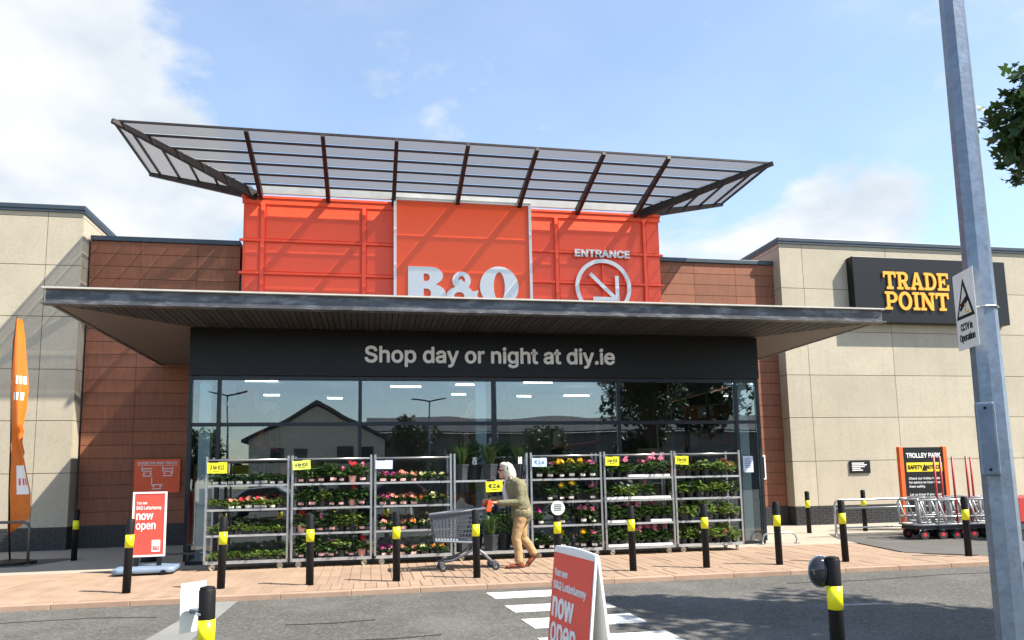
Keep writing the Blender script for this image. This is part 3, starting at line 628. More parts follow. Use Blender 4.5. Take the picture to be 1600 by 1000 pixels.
obj('bracket', MB().bar((-.03, .03, .80), (-.12, .14, .80), .05, .03).mesh('bracket', GALV), nl)
obj('clip', MB().tube([(.062 * math.cos(R(a)), .062 * math.sin(R(a)), .80) for a in range(60, 241, 15)], .008, 6).mesh('clip', CHROME), nl)

# ================================================================ LAMP POST AND CCTV PLATE
lp = thing('lamp_post', 'tall tapered galvanised octagonal lamp post beside the road', 'lamp post', (3.985, 4.2, .184)); lp.scale = (.778,) * 3
b = MB().tube([(0, 0, -.46), (0, 0, 1.6), (0, 0, 7.7)], [.128, .122, .085], 8); obj('pole', b.mesh('pole', GALV), lp, (0, 0, 0), (0, 0, R(8)))
obj('base_plate', MB().box(-.2, .2, -.2, .2, -.46, -.43).mesh('base_plate', GALV), lp)
for sx in (-1, 1):
    for sy in (-1, 1): obj('bolt', MB().tube([(sx * .16, sy * .16, -.43), (sx * .16, sy * .16, -.39)], .016, 6).mesh('bolt', CHROME), lp)
bx = obj('control_box', MB().box(-.07, .07, -.05, .05, 0, .60).mesh('control_box', GALV), lp, (-.175, -.115, 1.54), (0, 0, R(-40)), .018)
for z in (.05, .55): obj('screw', MB().disc((0, -.053, z), (0, 1, 0), .012, .008, 8).mesh('screw', BLK), bx)
obj('strap', MB().tube([(.118 * math.cos(R(a)), .118 * math.sin(R(a)), 2.955) for a in range(0, 361, 20)], .009, 6, False).mesh('strap', CHROME), lp)
obj('hatch', MB().box(-.06, .06, -.012, .012, 0, .5).mesh('hatch', GALV), lp, (.11, -.055, .35), (0, 0, R(60)), .006)
obj('arm', MB().tube([(0, 0, 7.65), (.1, -.07, 7.8), (.5, -.35, 7.85)], [.05, .045, .04], 8).mesh('arm', GALV), lp)
obj('lantern', MB().ell((.7, -.5, 7.85), (.35, .16, .08), 14, 8).mesh('lantern', GALV, True), lp)
cc = thing('camera_warning_sign', 'narrow white plate reading CCTV in Operation strapped to the lamp post', 'sign', (3.89, 4.317, .3175), R(-106.9)); cc.scale = (.778,) * 3
obj('plate', MB().box(0, .345, -.003, .003, 2.437, 3.10).mesh('plate', M('sign_white', (.70, .69, .66), .35, var=.05)), cc, bevel=.002)
g = obj('pictogram', MB().slab([(.02, -.0045, 2.70), (.325, -.0045, 2.70), (.1725, -.0045, 3.04)], (0, -.001, 0)).mesh('pictogram', BLK), cc)
obj('pictogram_field', MB().slab([(.062, -.006, 2.727), (.283, -.006, 2.727), (.1725, -.006, 2.975)], (0, -.001, 0)).mesh('pictogram_field', M('sign_cream', (.66, .66, .58), .4, var=.04)), g)
obj('camera_symbol', MB().bar((.115, -.008, 2.80), (.225, -.008, 2.86), .002, .05).bar((.10, -.0085, 2.775), (.14, -.0085, 2.80), .002, .03).mesh('camera_symbol', BLK), g)
obj('camera_symbol', MB().bar((.19, -.0085, 2.82), (.19, -.0085, 2.75), .002, .012).bar((.19, -.0088, 2.745), (.25, -.0088, 2.745), .002, .012).mesh('camera_symbol', LETT_Y), g)
text_obj('lettering', 'CCTV in', BLK, cc, (.075, .27, 2.595, 2.66), -.005, .002, .01); text_obj('lettering', 'Operation', BLK, cc, (.045, .30, 2.49, 2.57), -.005, .002, .01)
obj('clamp', MB().box(.12, .18, .003, .06, 2.77, 2.80).mesh('clamp', CHROME), cc)

# ================================================================ FREE-STANDING SIGNS
RPOST = M('poster_red', (.80, .075, .05), .45, var=.03)
def now_open(t, w, z0, z1, y, u=(.125, .175, .20, .275, .32, .43, .48, .62)):
    h = z1 - z0; x0, x1 = -w / 2, w / 2; k = w
    p = lambda q: z1 - q * h
    text_obj('lettering', 'Your new', WHITE, t, (x0 + .07 * k, x0 + .42 * k, p(u[1]), p(u[0])), y, .003, .012)
    text_obj('lettering', 'B&Q Letterkenny', WHITE, t, (x0 + .07 * k, x0 + .90 * k, p(u[3]), p(u[2])), y, .003, .012)
    text_obj('lettering', 'now', WHITE, t, (x0 + .07 * k, x0 + .63 * k, p(u[5]), p(u[4])), y, .003, .025)
    text_obj('lettering', 'open', WHITE, t, (x0 + .07 * k, x0 + .72 * k, p(u[7]), p(u[6])), y, .003, .014)
    lg = obj('logo_square', MB().box(x0 + .62 * k, x0 + .90 * k, y - .003, y, p(.95), p(.76)).mesh('logo_square', WHITE), t)
    text_obj('lettering', 'B&Q', RPOST, lg, (x0 + .66 * k, x0 + .87 * k, p(.925), p(.855)), y - .005, .002, .02)
s = thing('swing_sign', 'red now open poster in a white frame on a blue-grey wheeled base', 'sign', (-3.55, 13.22, 0), R(4))
obj('poster', MB().box(-.225, .225, -.012, .012, .29, 1.27).mesh('poster', RPOST), s)
for a in ((-.255, -.226, .26, 1.30), (.226, .255, .26, 1.30), (-.226, .226, 1.271, 1.30), (-.226, .226, .26, .289)):
    obj('frame', MB().box(a[0], a[1], -.022, .022, a[2], a[3]).mesh('frame', WHITE), s, bevel=.004)
now_open(s, .45, .29, 1.27, -.016)
for sx in (-.17, .17): obj('spring_leg', MB().box(sx - .035, sx + .035, -.02, .02, .11, .262).mesh('spring_leg', BLK), s)
bb = MB().slab([(-.46, -.30, .03), (-.38, -.36, .03), (.38, -.36, .03), (.46, -.30, .03), (.46, .30, .03), (.38, .36, .03), (-.38, .36, .03), (-.46, .30, .03)], (0, 0, .085))
obj('base', bb.mesh('base', M('base_plastic', (.20, .27, .36), .45, var=.08)), s, bevel=.03)
for sx in (-.18, .30): obj('wheel', MB().disc((sx, -.355, .04), (0, 1, 0), .04, .05, 14).mesh('wheel', BLK), s)
s = thing('pavement_board', 'red A-shaped now open board with white edges standing by the crossing', 'sign', (1.175, 4.30, -.172), R(-83.6))
W_ = .64; tilt = .135
def leaf(sign):
    pts = []
    b_ = MB()
    n = 12
    top = [(-W_ / 2 + W_ * i / n, 0, 1.165 + .012 * math.sin(math.pi * i / n)) for i in range(n + 1)]
    pts = [(-W_ / 2, sign * tilt, .02), (W_ / 2, sign * tilt, .02)] + [(x, sign * .012, z) for x, y, z in top[::-1]]
    return b_.slab(pts, (0, -sign * .014, 0))
fr = obj('front_leaf', leaf(-1).mesh('front_leaf', WHITE), s)
bk = obj('back_leaf', leaf(1).mesh('back_leaf', WHITE), s)
obj('hinge', MB().tube([(-W_ / 2 + W_ * i / 12, 0, 1.165 + .012 * math.sin(math.pi * i / 12)) for i in range(13)], .010, 8).mesh('hinge', WHITE, True), s)
obj('stay', MB().bar((0, -.10, .35), (0, .10, .35), .03, .01).mesh('stay', BLK), s)
# poster lies on the sloping front leaf
sl_ = math.atan2(tilt - .012, 1.145)
pe = obj('poster', MB().box(-.305, .305, -.004, 0, .03, 1.125).mesh('poster', RPOST), fr, (0, -tilt - .0015, .02), (-sl_, 0, 0))
now_open(pe, .61, .03, 1.125, -.006, (.085, .125, .15, .205, .235, .345, .37, .52))
s = thing('trolley_park_sign', 'black TROLLEY PARK board with yellow safety strip and orange posts', 'sign', (13.1, 16.0, 0), R(0))
ORP = M('orange_post', (.85, .13, .02), .4, var=.04)
for sx in (-.60, .60): obj('post', MB().box(sx - .055, sx + .055, -.05, .05, 0, 1.98).mesh('post', ORP), s, bevel=.01)
obj('board', MB().box(-.543, .543, -.03, .03, .45, 1.965).mesh('board', BLACKP), s)
obj('strip', MB().box(-.47, .50, -.036, -.0305, 1.38, 1.60).mesh('strip', M('warning_yellow', (.85, .62, .02), .4, var=.03)), s)
text_obj('lettering', 'TROLLEY PARK', WHITE, s, (-.46, .48, 1.71, 1.83), -.034, .004, .03)
text_obj('lettering', 'SAFETY   NOTICE', BLACKP, s, (-.44, .46, 1.44, 1.54), -.040, .003, .02)
obj('warning_triangle', MB().slab([(-.06, -.0375, 1.40), (.09, -.0375, 1.40), (.015, -.0375, 1.57)], (0, -.002, 0)).mesh('warning_triangle', BLACKP), s)
text_obj('lettering', 'Check our trolley holders\nfor advice on how to use\nthem safely.\n\nLet us know if you need\nany help.', WHITE, s, (-.44, .48, .70, 1.25), -.034, .003, .012)
# feather flag, twisted by the wind
fl = thing('feather_flag', 'tall orange feather flag with white print on a round base', 'flag', (-6.55, 15.6, 0))
sec = [(4.65, -.17, -.14), (4.23, -.19, -.07), (3.37, -.20, .02), (2.88, -.17, .04), (2.27, -.13, .04), (1.91, -.11, .14), (1.31, -.10, .23), (.84, -.10, .22), (.70, -.10, .10), (.55, -.09, -.07)]
def fsec(z):
    for (z1, a1, b1), (z0, a0, b0) in zip(sec[:-1], sec[1:]):
        if z0 <= z <= z1:
            k = (z - z0) / (z1 - z0); return a0 + (a1 - a0) * k, b0 + (b1 - b0) * k
    return sec[-1][1:]
def fpt(u, z, dy=0):
    a, b_ = fsec(z); y = .16 * math.sin(u * 3.0 + z * 1.1) * u + .05 * math.sin(z * 3 + u * 5) * u
    if 2.0 < z < 2.5: y += .1 * u
    return (a + (b_ - a) * u * 1.25, y + dy, z)
mb = MB(); nz_, nu_ = 60, 8
for j in range(nz_ + 1):
    z = .56 + (4.64 - .56) * j / nz_
    for i in range(nu_ + 1): mb.v.append(fpt(i / nu_, z))
mb.f = [(j * (nu_ + 1) + i, j * (nu_ + 1) + i + 1, (j + 1) * (nu_ + 1) + i + 1, (j + 1) * (nu_ + 1) + i) for j in range(nz_) for i in range(nu_)]
FLAG = leaf_mat('flag_cloth', (.85, .22, .02), .06, .35)
ban = obj('banner', mb.mesh('banner', FLAG, True, False), fl)
def fpatch(z0, z1, u0, u1, nm='white_panel', mat=WHITE):
    q = MB(); n = 8
    for j in range(n + 1):
        for i in range(n + 1): q.v.append(fpt(u0 + (u1 - u0) * i / n, z0 + (z1 - z0) * j / n, -.012))
    q.f = [(j * (n + 1) + i, j * (n + 1) + i + 1, (j + 1) * (n + 1) + i + 1, (j + 1) * (n + 1) + i) for j in range(n) for i in range(n)]
    return obj(nm, q.mesh(nm, mat, True, False), ban)
wp_ = fpatch(1.28, 1.82, .28, .92)
for u in (.38, .58, .76): fpatch(1.45, 1.58, u, u + .09, 'print', RPOST).location.y = -.006
for z0, z1, us in ((3.36, 3.52, ((.45, .56), (.62, .74), (.80, .93))), (3.05, 3.2, ((.30, .42), (.5, .62), (.72, .86)))):
    for u0, u1 in us: fpatch(z0, z1, u0, u1, 'print')
obj('pole', MB().tube([(-.02, 0, .05), (-.06, .0, .5), (-.11, .01, 1.3), (-.14, .01, 2.3), (-.19, .01, 3.3), (-.20, 0, 4.2), (-.165, 0, 4.68)], [.018, .018, .016, .014, .012, .01, .008], 8).mesh('pole', BLK, True), fl)
obj('base', MB().tube([(0, 0, 0), (0, 0, .05), (0, 0, .09)], [.42, .40, .12], 24).mesh('base', BLK), fl)
# hoop rails
def hoop(name, label, x0, x1, y, h, mids=(), r=.024, mat=CHROME, legs=2, grp=None):
    t = thing(name, label, 'guard rail', (x0, y, 0), 0, grp); L = x1 - x0; k = .12
    obj('rail', MB().tube([(0, 0, 0), (0, 0, h - k), (k * .3, 0, h - k * .3), (k, 0, h), (L - k, 0, h), (L - k * .3, 0, h - k * .3), (L, 0, h - k), (L, 0, 0)], r, 10).mesh('rail', mat, True), t)
    for z in mids: obj('cross_rail', MB().tube([(0, 0, z), (L, 0, z)], r * .8, 8).mesh('cross_rail', mat, True), t)
    for i in range(1, legs - 1): obj('upright', MB().tube([(L * i / (legs - 1), 0, 0), (L * i / (legs - 1), 0, h)], r * .9, 8).mesh('upright', mat, True), t)
    for xx in (0, L): obj('foot_plate', MB().disc((xx, 0, .008), (0, 0, 1), .06, .012, 14).mesh('foot_plate', mat), t)
    return t
hoop('guard_rail', 'dark hoop rail on the apron beside the feather flag', -8.6, -6.17, 15.35, .78, (), .026, M('dull_steel', (.13, .12, .11), .5, .4))
hoop('guard_rail', 'long shiny guard rail along the edge of the trolley bay', 9.93, 13.6, 14.9, .80, (.62, .20), .024)
hoop('guard_rail', 'low bright rail by the glazed corner of the entrance', 7.70, 8.45, 14.02, .22, (), .02, CHROME)
hoop('guard_rail', 'low dull rail between the swing sign and the first trolley', -3.95, -2.82, 14.02, .22, (), .02, M('dull_steel', (.13, .12, .11), .5, .4))
# hand gel stand in the shade by the left glazing
t = thing('dispenser_stand', 'small grey dispenser on a dark post in the shade by the glazing', 'dispenser', (-4.05, 15.2, 0))
obj('post', MB().tube([(0, 0, 0), (0, 0, .62)], .035, 10).mesh('post', BLK, True), t); obj('body', MB().box(-.07, .07, -.06, .06, .52, .72).mesh('body', M('grey_case', (.42, .42, .42), .5)), t, bevel=.01)
obj('base', MB().tube([(0, 0, 0), (0, 0, .04), (0, 0, .3)], [.16, .15, .10], 16).mesh('base', BLK, True), t)

# ================================================================ FLOWER TROLLEYS
TP = 1.372; TX0 = -2.71; TYF = 13.15; TW = 1.335; TD = .565
SHZ = [.135, .565, .985, 1.385]
post2 = MB().box(-.017, .017, -.017, .017, .10, 1.86).mesh('post', CHROME)
base2 = MB().box(0, TW, 0, .03, .10, .15).box(0, TW, TD - .03, TD, .10, .15).box(0, .03, .031, TD - .031, .10, .15).box(TW - .03, TW, .031, TD - .031, .10, .15).box(.031, TW - .031, .031, TD - .031, .128, .135).mesh('base_frame', SHELF)
shelf2 = MB().box(.036, TW - .036, .0, .022, -.028, .006).box(.036, TW - .036, TD - .022, TD, -.028, .006).box(.036, TW - .036, .0225, TD - .0225, -.008, 0).mesh('shelf', SHELF)
bar2 = MB().tube([(.02, 0, 0), (TW - .02, 0, 0)], .015, 8).mesh('top_bar', CHROME, True)
wheel2 = MB().disc((0, 0, .05), (0, 1, 0), .05, .03, 18).mesh('wheel', WHEELC); fork2 = MB().box(-.03, .03, -.022, .022, .052, .10).box(-.035, .035, -.03, .03, .088, .099).mesh('fork', CHROME)
ordn = ['first', 'second', 'third', 'fourth', 'fifth', 'sixth', 'seventh']
yoff = [.0, -.03, -.02, .02, .0, .01, .03]
desc = ['of green seedlings in pale packs', 'of red and pink geraniums', 'of mixed pansies', 'of tall shrubs in dark pots', 'of yellow daisies', 'of pink roses in white trays', 'of leafy green plants']
trol = []
for i in range(7):
    t = thing('flower_trolley', 'tall zinc shelf trolley %s, %s from the red swing sign' % (desc[i], ordn[i]), 'trolley', (TX0 + i * TP + .02, TYF + yoff[i], 0), random.uniform(-.012, .012), 'flower trolleys along the glazing')
    trol.append(t)
    for px in (.017, TW - .017):
        for py in (.017, TD - .017): obj('post', post2, t, (px, py, 0))
    obj('base_frame', base2, t)
    for z in ((SHZ[3],) if i == 3 else SHZ[1:]): obj('shelf', shelf2, t, (0, 0, z))
    if i != 3:
        obj('top_bar', bar2, t, (0, .017, 1.80))
    obj('top_bar', bar2, t, (0, TD - .017, 1.80))
    for px in (.13, TW - .13):
        for py in (.05, TD - .05):
            wh = obj('wheel', wheel2, t, (px, py, 0), (0, 0, random.uniform(-.8, .8))); obj('fork', fork2, wh)
# price cards hang on the trolleys
CYEL = M('card_yellow', (.86, .82, .02), .5, var=.03); CLIM = M('card_lime', (.72, .82, .12), .5, var=.03); CBLU = M('card_blue', (.60, .72, .86), .5, var=.03); INK = M('card_ink', (.05, .04, .03), .7); INKB = M('card_ink_blue', (.20, .28, .50), .7)
def card(i, x, z, w, h, mat, txt, ink, label, rot=0):
    t = thing('price_card', label, 'price card', (TX0 + i * TP + .02 + x, TYF + yoff[i] - .03, z)); t.rotation_euler = (0, rot, 0)
    obj('card', MB().box(0, w, -.003, .003, -h, 0).mesh('card', mat), t)
    obj('clip', MB().box(.02, w * .55, -.006, .006, -.004, .022).mesh('clip', BLK), t)
    if txt:
        text_obj('lettering', txt, ink, t, (w * .15, w * .85, -h * .64, -h * .24), -.005, .002, .02)
        print_lines(t, (w * .3, w * .7, -h * .86, -h * .76), 1, -.0035, ink, .1)
card(0, .03, 1.765, .31, .18, CYEL, '3 for €12', INK, 'yellow price card on the trolley of green seedlings', .01)
card(1, .015, 1.77, .29, .155, CLIM, '4 for €10', INK, 'lime green price card on the trolley of geraniums', -.05)
card(2, .02, 1.765, .29, .15, CBLU, '', INKB, 'blank pale blue card on the trolley of mixed pansies', .02)
card(3, .56, 1.365, .30, .19, CYEL, '€24', INK, 'yellow price card reading 24 on the trolley of shrubs', -.03)
card(4, .03, 1.77, .27, .16, CBLU, '€14', INKB, 'pale blue price card on the trolley of yellow daisies', .03)
card(5, .03, 1.775, .26, .165, CYEL, '4 for €18', INK, 'yellow price card on the trolley of pink roses', .03)
card(6, .02, 1.775, .26, .16, CYEL, '3 for €15', INK, 'yellow price card on the trolley of leafy green plants', .06)

# ---- plants
def leaf_quad(mb, p, d, L, Wd, droop, roll):
    d = Vector(d).normalized(); sd = d.cross(Vector((0, 0, 1)))
    if sd.length < .05: sd = Vector((1, 0, 0))
    sd.normalize(); up = sd.cross(d); sd = (sd * math.cos(roll) + up * math.sin(roll)); p = Vector(p)
    m_ = p + d * L * .5 + Vector((0, 0, .06 * L)); e = p + d * L - Vector((0, 0, droop * L))
    mb.add([p, m_ - sd * Wd / 2, m_ + sd * Wd / 2, e], [(0, 1, 3, 2)])
def foliage(seed, n, r, h, L, Wd, up=.6):
    rn = random.Random(seed); b = MB()
    for k in range(n):
        a = rn.uniform(0, 6.283); rr = r * math.sqrt(rn.random()) * .7; z = h * (rn.random() ** .8) * (1 - .35 * rr / r)
        a2 = a + rn.uniform(-1.2, 1.2)
        leaf_quad(b, (rr * math.cos(a), rr * math.sin(a), z), (math.cos(a2), math.sin(a2), rn.uniform(-.1, up * 1.6)), L * rn.uniform(.6, 1.25), Wd * rn.uniform(.7, 1.2), rn.uniform(.0, .4), rn.uniform(-.7, .7))
    return b
def blooms(seed, n, r, z0, z1, s, petals=6, daisy=False):
    rn = random.Random(seed); b = MB()
    for k in range(n):
        a = rn.uniform(0, 6.283); rr = r * math.sqrt(rn.random()); c = Vector((rr * math.cos(a), rr * math.sin(a), rn.uniform(z0, z1)))
        nx_ = Vector((rn.uniform(-.7, .7), -.5 + rn.uniform(-.6, .4), rn.uniform(.3, 1))).normalized(); u = nx_.orthogonal().normalized(); v = nx_.cross(u)
        for q in range(petals):
            an = 6.283 * q / petals + rn.uniform(-.2, .2); dd = u * math.cos(an) + v * math.sin(an); pe = v * math.cos(an) - u * math.sin(an); wd = s * (.36 if daisy else .62)
            b.add([c, c + dd * s * .6 + pe * wd / 2 + nx_ * s * .22, c + dd * s + nx_ * s * .1, c + dd * s * .6 - pe * wd / 2 + nx_ * s * .22], [(0, 1, 2, 3)])
    return b
LG = leaf_mat('leaf_mid', (.045, .095, .022), .35, .3); LD = leaf_mat('leaf_dark', (.025, .06, .018), .35, .2); LL = leaf_mat('leaf_lime', (.16, .24, .05), .35, .35); LS = leaf_mat('leaf_shrub', (.05, .10, .025), .4, .25)
def petal(n, c): return leaf_mat(n, c, .15, .3)
P_RED = petal('petal_red', (.72, .03, .05)); P_PINK = petal('petal_pink', (.80, .22, .33)); P_HOT = petal('petal_magenta', (.55, .03, .25)); P_YEL = petal('petal_yellow', (.90, .58, .02)); P_ORG = petal('petal_orange', (.90, .28, .03)); P_WHT = petal('petal_white', (.85, .83, .74)); P_SAL = petal('petal_salmon', (.85, .30, .20)); P_CRM = petal('petal_cream', (.82, .76, .35))
def potm(w, h, mat, n=12): return MB().tube([(0, 0, 0), (0, 0, h * .85), (0, 0, h * .86), (0, 0, h)], [w * .38, w * .48, w * .52, w * .52], n).mesh('pot', mat)
PK = M('pack_black', (.012, .012, .012), .5); POT_T = M('pot_terracotta', (.55, .20, .12), .7); POT_P = M('pot_pink', (.72, .33, .26), .6); POT_D = M('pot_charcoal', (.03, .032, .036), .55); TRAYW = M('tray_white', (.74, .73, .70), .5); LBL = M('plant_label', (.78, .70, .60), .6); LBLG = M('plant_label_pale', (.62, .60, .50), .6); LBLP = M('plant_label_pink', (.82, .42, .36), .6)
pack_m = MB().box(-.062, .062, -.065, .065, 0, .055).mesh('pack', PK); pots = {'t': potm(.13, .11, POT_T), 'p': potm(.13, .11, POT_P), 'k': potm(.13, .11, PK)}
label_m = {k: MB().box(-.045, .045, -.070, -.067, .012, .052).mesh('label_tag', m) for k, m in (('b', LBL), ('g', LBLG), ('p', LBLP))}
FO = {'low': [foliage(s_, 46, .075, .10, .062, .034).mesh('foliage', LG) for s_ in range(3)], 'lime': [foliage(10 + s_, 46, .078, .105, .066, .036).mesh('foliage', LL) for s_ in range(3)],
      'dark': [foliage(20 + s_, 48, .08, .12, .062, .034).mesh('foliage', LD) for s_ in range(3)], 'tall': [foliage(30 + s_, 60, .095, .19, .075, .05).mesh('foliage', LG) for s_ in range(3)], 'tallime': [foliage(40 + s_, 62, .10, .19, .08, .05).mesh('foliage', LL) for s_ in range(3)]}
def bl(tag_, mat, n, r, z0, z1, s_, pet=6, daisy=False): return [blooms(hash(tag_) % 97 + q, n, r, z0, z1, s_, pet, daisy).mesh('flowers', mat) for q in range(2)]
sd_ = 0
def BL(mat, n, r, z0, z1, s_, pet=6, daisy=False):
    global sd_; sd_ += 3
    return [blooms(sd_ + q, n, r, z0, z1, s_, pet, daisy).mesh('flowers', mat) for q in range(2)]
KIND = {
 'seedling': ('pack', 'dark', 'g', None, 'dark green seedling pack'), 'green': ('pack', 'lime', None, None, 'bright green bedding plant'),
 'redbed': ('pack', 'lime', 'g', BL(P_RED, 5, .055, .09, .14, .034), 'red flowering bedding plant'), 'pinkbed': ('pack', 'lime', 'g', BL(P_SAL, 5, .055, .09, .13, .032), 'salmon flowering bedding plant'),
 'ger_pink': ('k', 'tall', 'p', BL(P_PINK, 7, .04, .19, .26, .034), 'pink geranium'), 'ger_red': ('p', 'tall', None, BL(P_RED, 7, .04, .19, .26, .034), 'red geranium'), 'ger_none': ('k', 'tall', 'p', None, 'geranium not yet in flower'), 'ger_lime': ('k', 'tallime', None, BL(P_CRM, 3, .06, .15, .20, .022), 'pale green potted plant'),
 'pansy_red': ('pack', 'low', 'p', BL(P_HOT, 6, .06, .08, .13, .036, 5), 'magenta pansy'), 'pansy_cream': ('pack', 'low', None, BL(P_CRM, 6, .06, .08, .13, .034, 5), 'cream pansy'), 'pansy_orange': ('pack', 'low', None, BL(P_ORG, 6, .06, .08, .13, .034, 5), 'orange pansy'), 'pansy_pink': ('pack', 'low', 'p', BL(P_SAL, 5, .06, .08, .13, .034, 5), 'salmon pansy'),
 'daisy_yellow': ('k', 'tall', 'b', BL(P_YEL, 6, .075, .20, .25, .05, 9, True), 'yellow daisy'), 'daisy_pink': ('k', 'tall', 'b', BL(P_PINK, 6, .075, .18, .23, .045, 9, True), 'pink daisy'), 'daisy_magenta': ('k', 'tall', 'b', BL(P_HOT, 5, .07, .17, .22, .04, 7), 'magenta daisy'), 'daisy_none': ('k', 'tall', 'b', None, 'daisy plant without blooms'),
 'rose_pink': ('k', 'tall', None, BL(P_PINK, 4, .06, .22, .29, .042, 8), 'pink rose plant'), 'rose_white': ('k', 'tallime', None, BL(P_WHT, 5, .06, .14, .22, .034, 7), 'white rose plant'), 'rose_none': ('k', 'tall', None, None, 'rose plant without blooms'),
 'leafy': ('k', 'tallime', None, None, 'leafy green plant'), 'leafy_white': ('k', 'tall', None, BL(P_WHT, 3, .07, .12, .19, .024), 'leafy plant with small white flowers'), 'leafy_peach': ('k', 'tallime', None, BL(P_SAL, 5, .035, .14, .17, .05, 9), 'leafy plant with peach flowers')}
PLAN = [
 [['green'] * 9, ['green'] * 9, ['green', 'green', 'pinkbed', 'redbed', 'pinkbed', 'redbed', 'pinkbed', 'pinkbed', 'green'], ['seedling'] * 9],
 [['ger_none', 'ger_lime', 'ger_none', 'ger_pink', 'ger_lime', 'ger_none', 'ger_red'], ['ger_red', 'ger_none', 'ger_pink', 'ger_none', 'ger_lime', 'ger_lime', 'ger_none'], ['ger_none', 'ger_none', 'ger_lime', 'ger_none', 'ger_none', 'ger_red', 'ger_none'], ['ger_none', 'ger_none', 'ger_none', 'ger_none', 'ger_pink', 'ger_red', 'ger_pink']],
 [['pansy_red', 'pansy_red', 'pansy_pink', 'pansy_pink', 'pansy_cream', 'pansy_orange', 'pansy_orange'], ['pansy_pink', 'pansy_cream', 'pansy_pink', 'pansy_orange', 'pansy_cream', 'pansy_cream', 'pansy_orange'], ['pansy_red', 'pansy_pink', 'pansy_pink', 'pansy_pink', 'pansy_orange', 'pansy_cream', 'pansy_orange'], ['pansy_red', 'pansy_red', 'pansy_pink', 'pansy_pink', 'pansy_cream', 'pansy_cream', 'pansy_cream']],
 None,
 [['daisy_none', 'daisy_none', 'daisy_yellow', None, 'daisy_yellow', 'daisy_pink'], ['daisy_magenta', None, 'daisy_yellow', None, 'daisy_pink', 'daisy_pink'], [None, 'daisy_none', 'daisy_yellow', 'daisy_yellow', None, 'daisy_pink'], ['daisy_none', 'daisy_magenta', 'daisy_yellow', 'daisy_yellow', 'daisy_yellow', 'daisy_pink']],
 [['rose_none', 'rose_none', None, 'rose_pink', 'rose_pink', 'rose_pink', 'rose_pink'], ['rose_none', 'rose_pink', 'rose_pink', 'rose_pink', 'rose_none', 'rose_pink', 'rose_none'], ['rose_none', 'rose_white', 'rose_white', 'rose_white', 'rose_pink', None, None], ['rose_none', 'rose_none', 'rose_pink', None, 'rose_pink', 'rose_pink', 'rose_pink']],
 [['leafy', 'leafy', 'leafy_white', 'leafy', 'leafy', 'leafy_peach', 'leafy'], ['leafy', 'leafy', None, 'leafy', 'leafy', 'leafy', 'leafy'], ['leafy', 'leafy_white', 'leafy', 'leafy', 'leafy_peach', 'leafy', 'leafy_white'], ['leafy_white', 'leafy', 'leafy', 'leafy', 'leafy_white', 'leafy', 'leafy_peach']]]
shn = ['bottom', 'second', 'third', 'top']
tray_m = MB().box(.0, .40, .0, .3, 0, .045).mesh('tray', TRAYW)
for i, pl_ in enumerate(PLAN):
    if pl_ is None: continue
    for sh_, row in enumerate(pl_):
        n = len(row)
        for depth in (0, 1):
            for k, kd in enumerate(row):
                if depth and (random.random() < .30): continue
                if kd is None: continue
                pt, fo, lb, fw_, nm = KIND[kd]
                x = TX0 + i * TP + .02 + .075 + (TW - .15) * (k + .5) / n + random.uniform(-.01, .01); y = TYF + yoff[i] + (.10 if depth == 0 else .35) + random.uniform(-.015, .015)
                z = SHZ[sh_] + .008
                t = thing('potted_plant', '%s, %s shelf of the %s trolley from the swing sign' % (nm, shn[sh_], ordn[i]), 'plant', (x, y, z), random.uniform(-.25, .25), '%s plants on the %s shelf of the %s trolley' % (kd.replace('_', ' '), shn[sh_], ordn[i]))
                q_ = random.uniform(.85, 1.15); t.scale = (q_, q_, q_)
                obj('pot', pack_m if pt == 'pack' else pots[pt], t)
                f0 = .045 if pt == 'pack' else .095
                fo_ = obj('foliage', random.choice(FO[fo]), t, (0, 0, f0 - .012), (0, 0, random.uniform(0, 6.28))); q_ = random.uniform(1.2, 1.6); fo_.scale = (q_, q_, random.uniform(.9, 1.3)); fo_.rotation_euler[0] = random.uniform(-.25, .1)
                if lb and depth == 0: obj('label_tag', label_m[lb], t, (0, 0 if pt == 'pack' else .0, 0 if pt == 'pack' else .025))
                if fw_: fl_ = obj('flowers', random.choice(fw_), t, (0, 0, f0 - .015 if pt == 'pack' else f0 - .02), (0, 0, random.uniform(-.8, .8))); q_ = random.uniform(.85, 1.15); fl_.scale = (q_, q_, q_)
        if i == 5:
            for q in range(3):
                if random.random() < .8:
                    tag(obj('seed_tray', tray_m, None, (TX0 + i * TP + .06 + q * .415, TYF + yoff[i] - .012, SHZ[sh_] + .0075)), 'shallow white tray under the roses on the %s shelf' % shn[sh_], 'tray', 'white trays under the roses')
# tall shrubs on the fourth trolley
shrub_pot = MB().tube([(0, 0, 0), (0, 0, .24), (0, 0, .245), (0, 0, .28)], [.105, .135, .145, .145], 4).mesh('pot', POT_D)
def grassy(seed, n, h):
    rn = random.Random(seed); b = MB()
    for k in range(n):
        a = rn.uniform(0, 6.283); L = h * rn.uniform(.6, 1.1); o_ = rn.uniform(.05, .30); r0 = rn.uniform(0, .06); sd = Vector((-math.sin(a), math.cos(a), 0)) * .008
        p0 = Vector((r0 * math.cos(a), r0 * math.sin(a), 0)); p1 = p0 + Vector((math.cos(a) * o_ * .45, math.sin(a) * o_ * .45, L * .7)); p2 = p0 + Vector((math.cos(a) * o_, math.sin(a) * o_, L * rn.uniform(.75, 1)))
        b.add([p0 - sd, p0 + sd, p1 + sd, p1 - sd, p2], [(0, 1, 2, 3), (3, 2, 4)])
    return b
SHR = [grassy(s_, 150, .42).mesh('foliage', LS) for s_ in range(2)] + [foliage(70 + s_, 230, .2, .45, .10, .035, 1.2).mesh('foliage', LS) for s_ in range(2)]
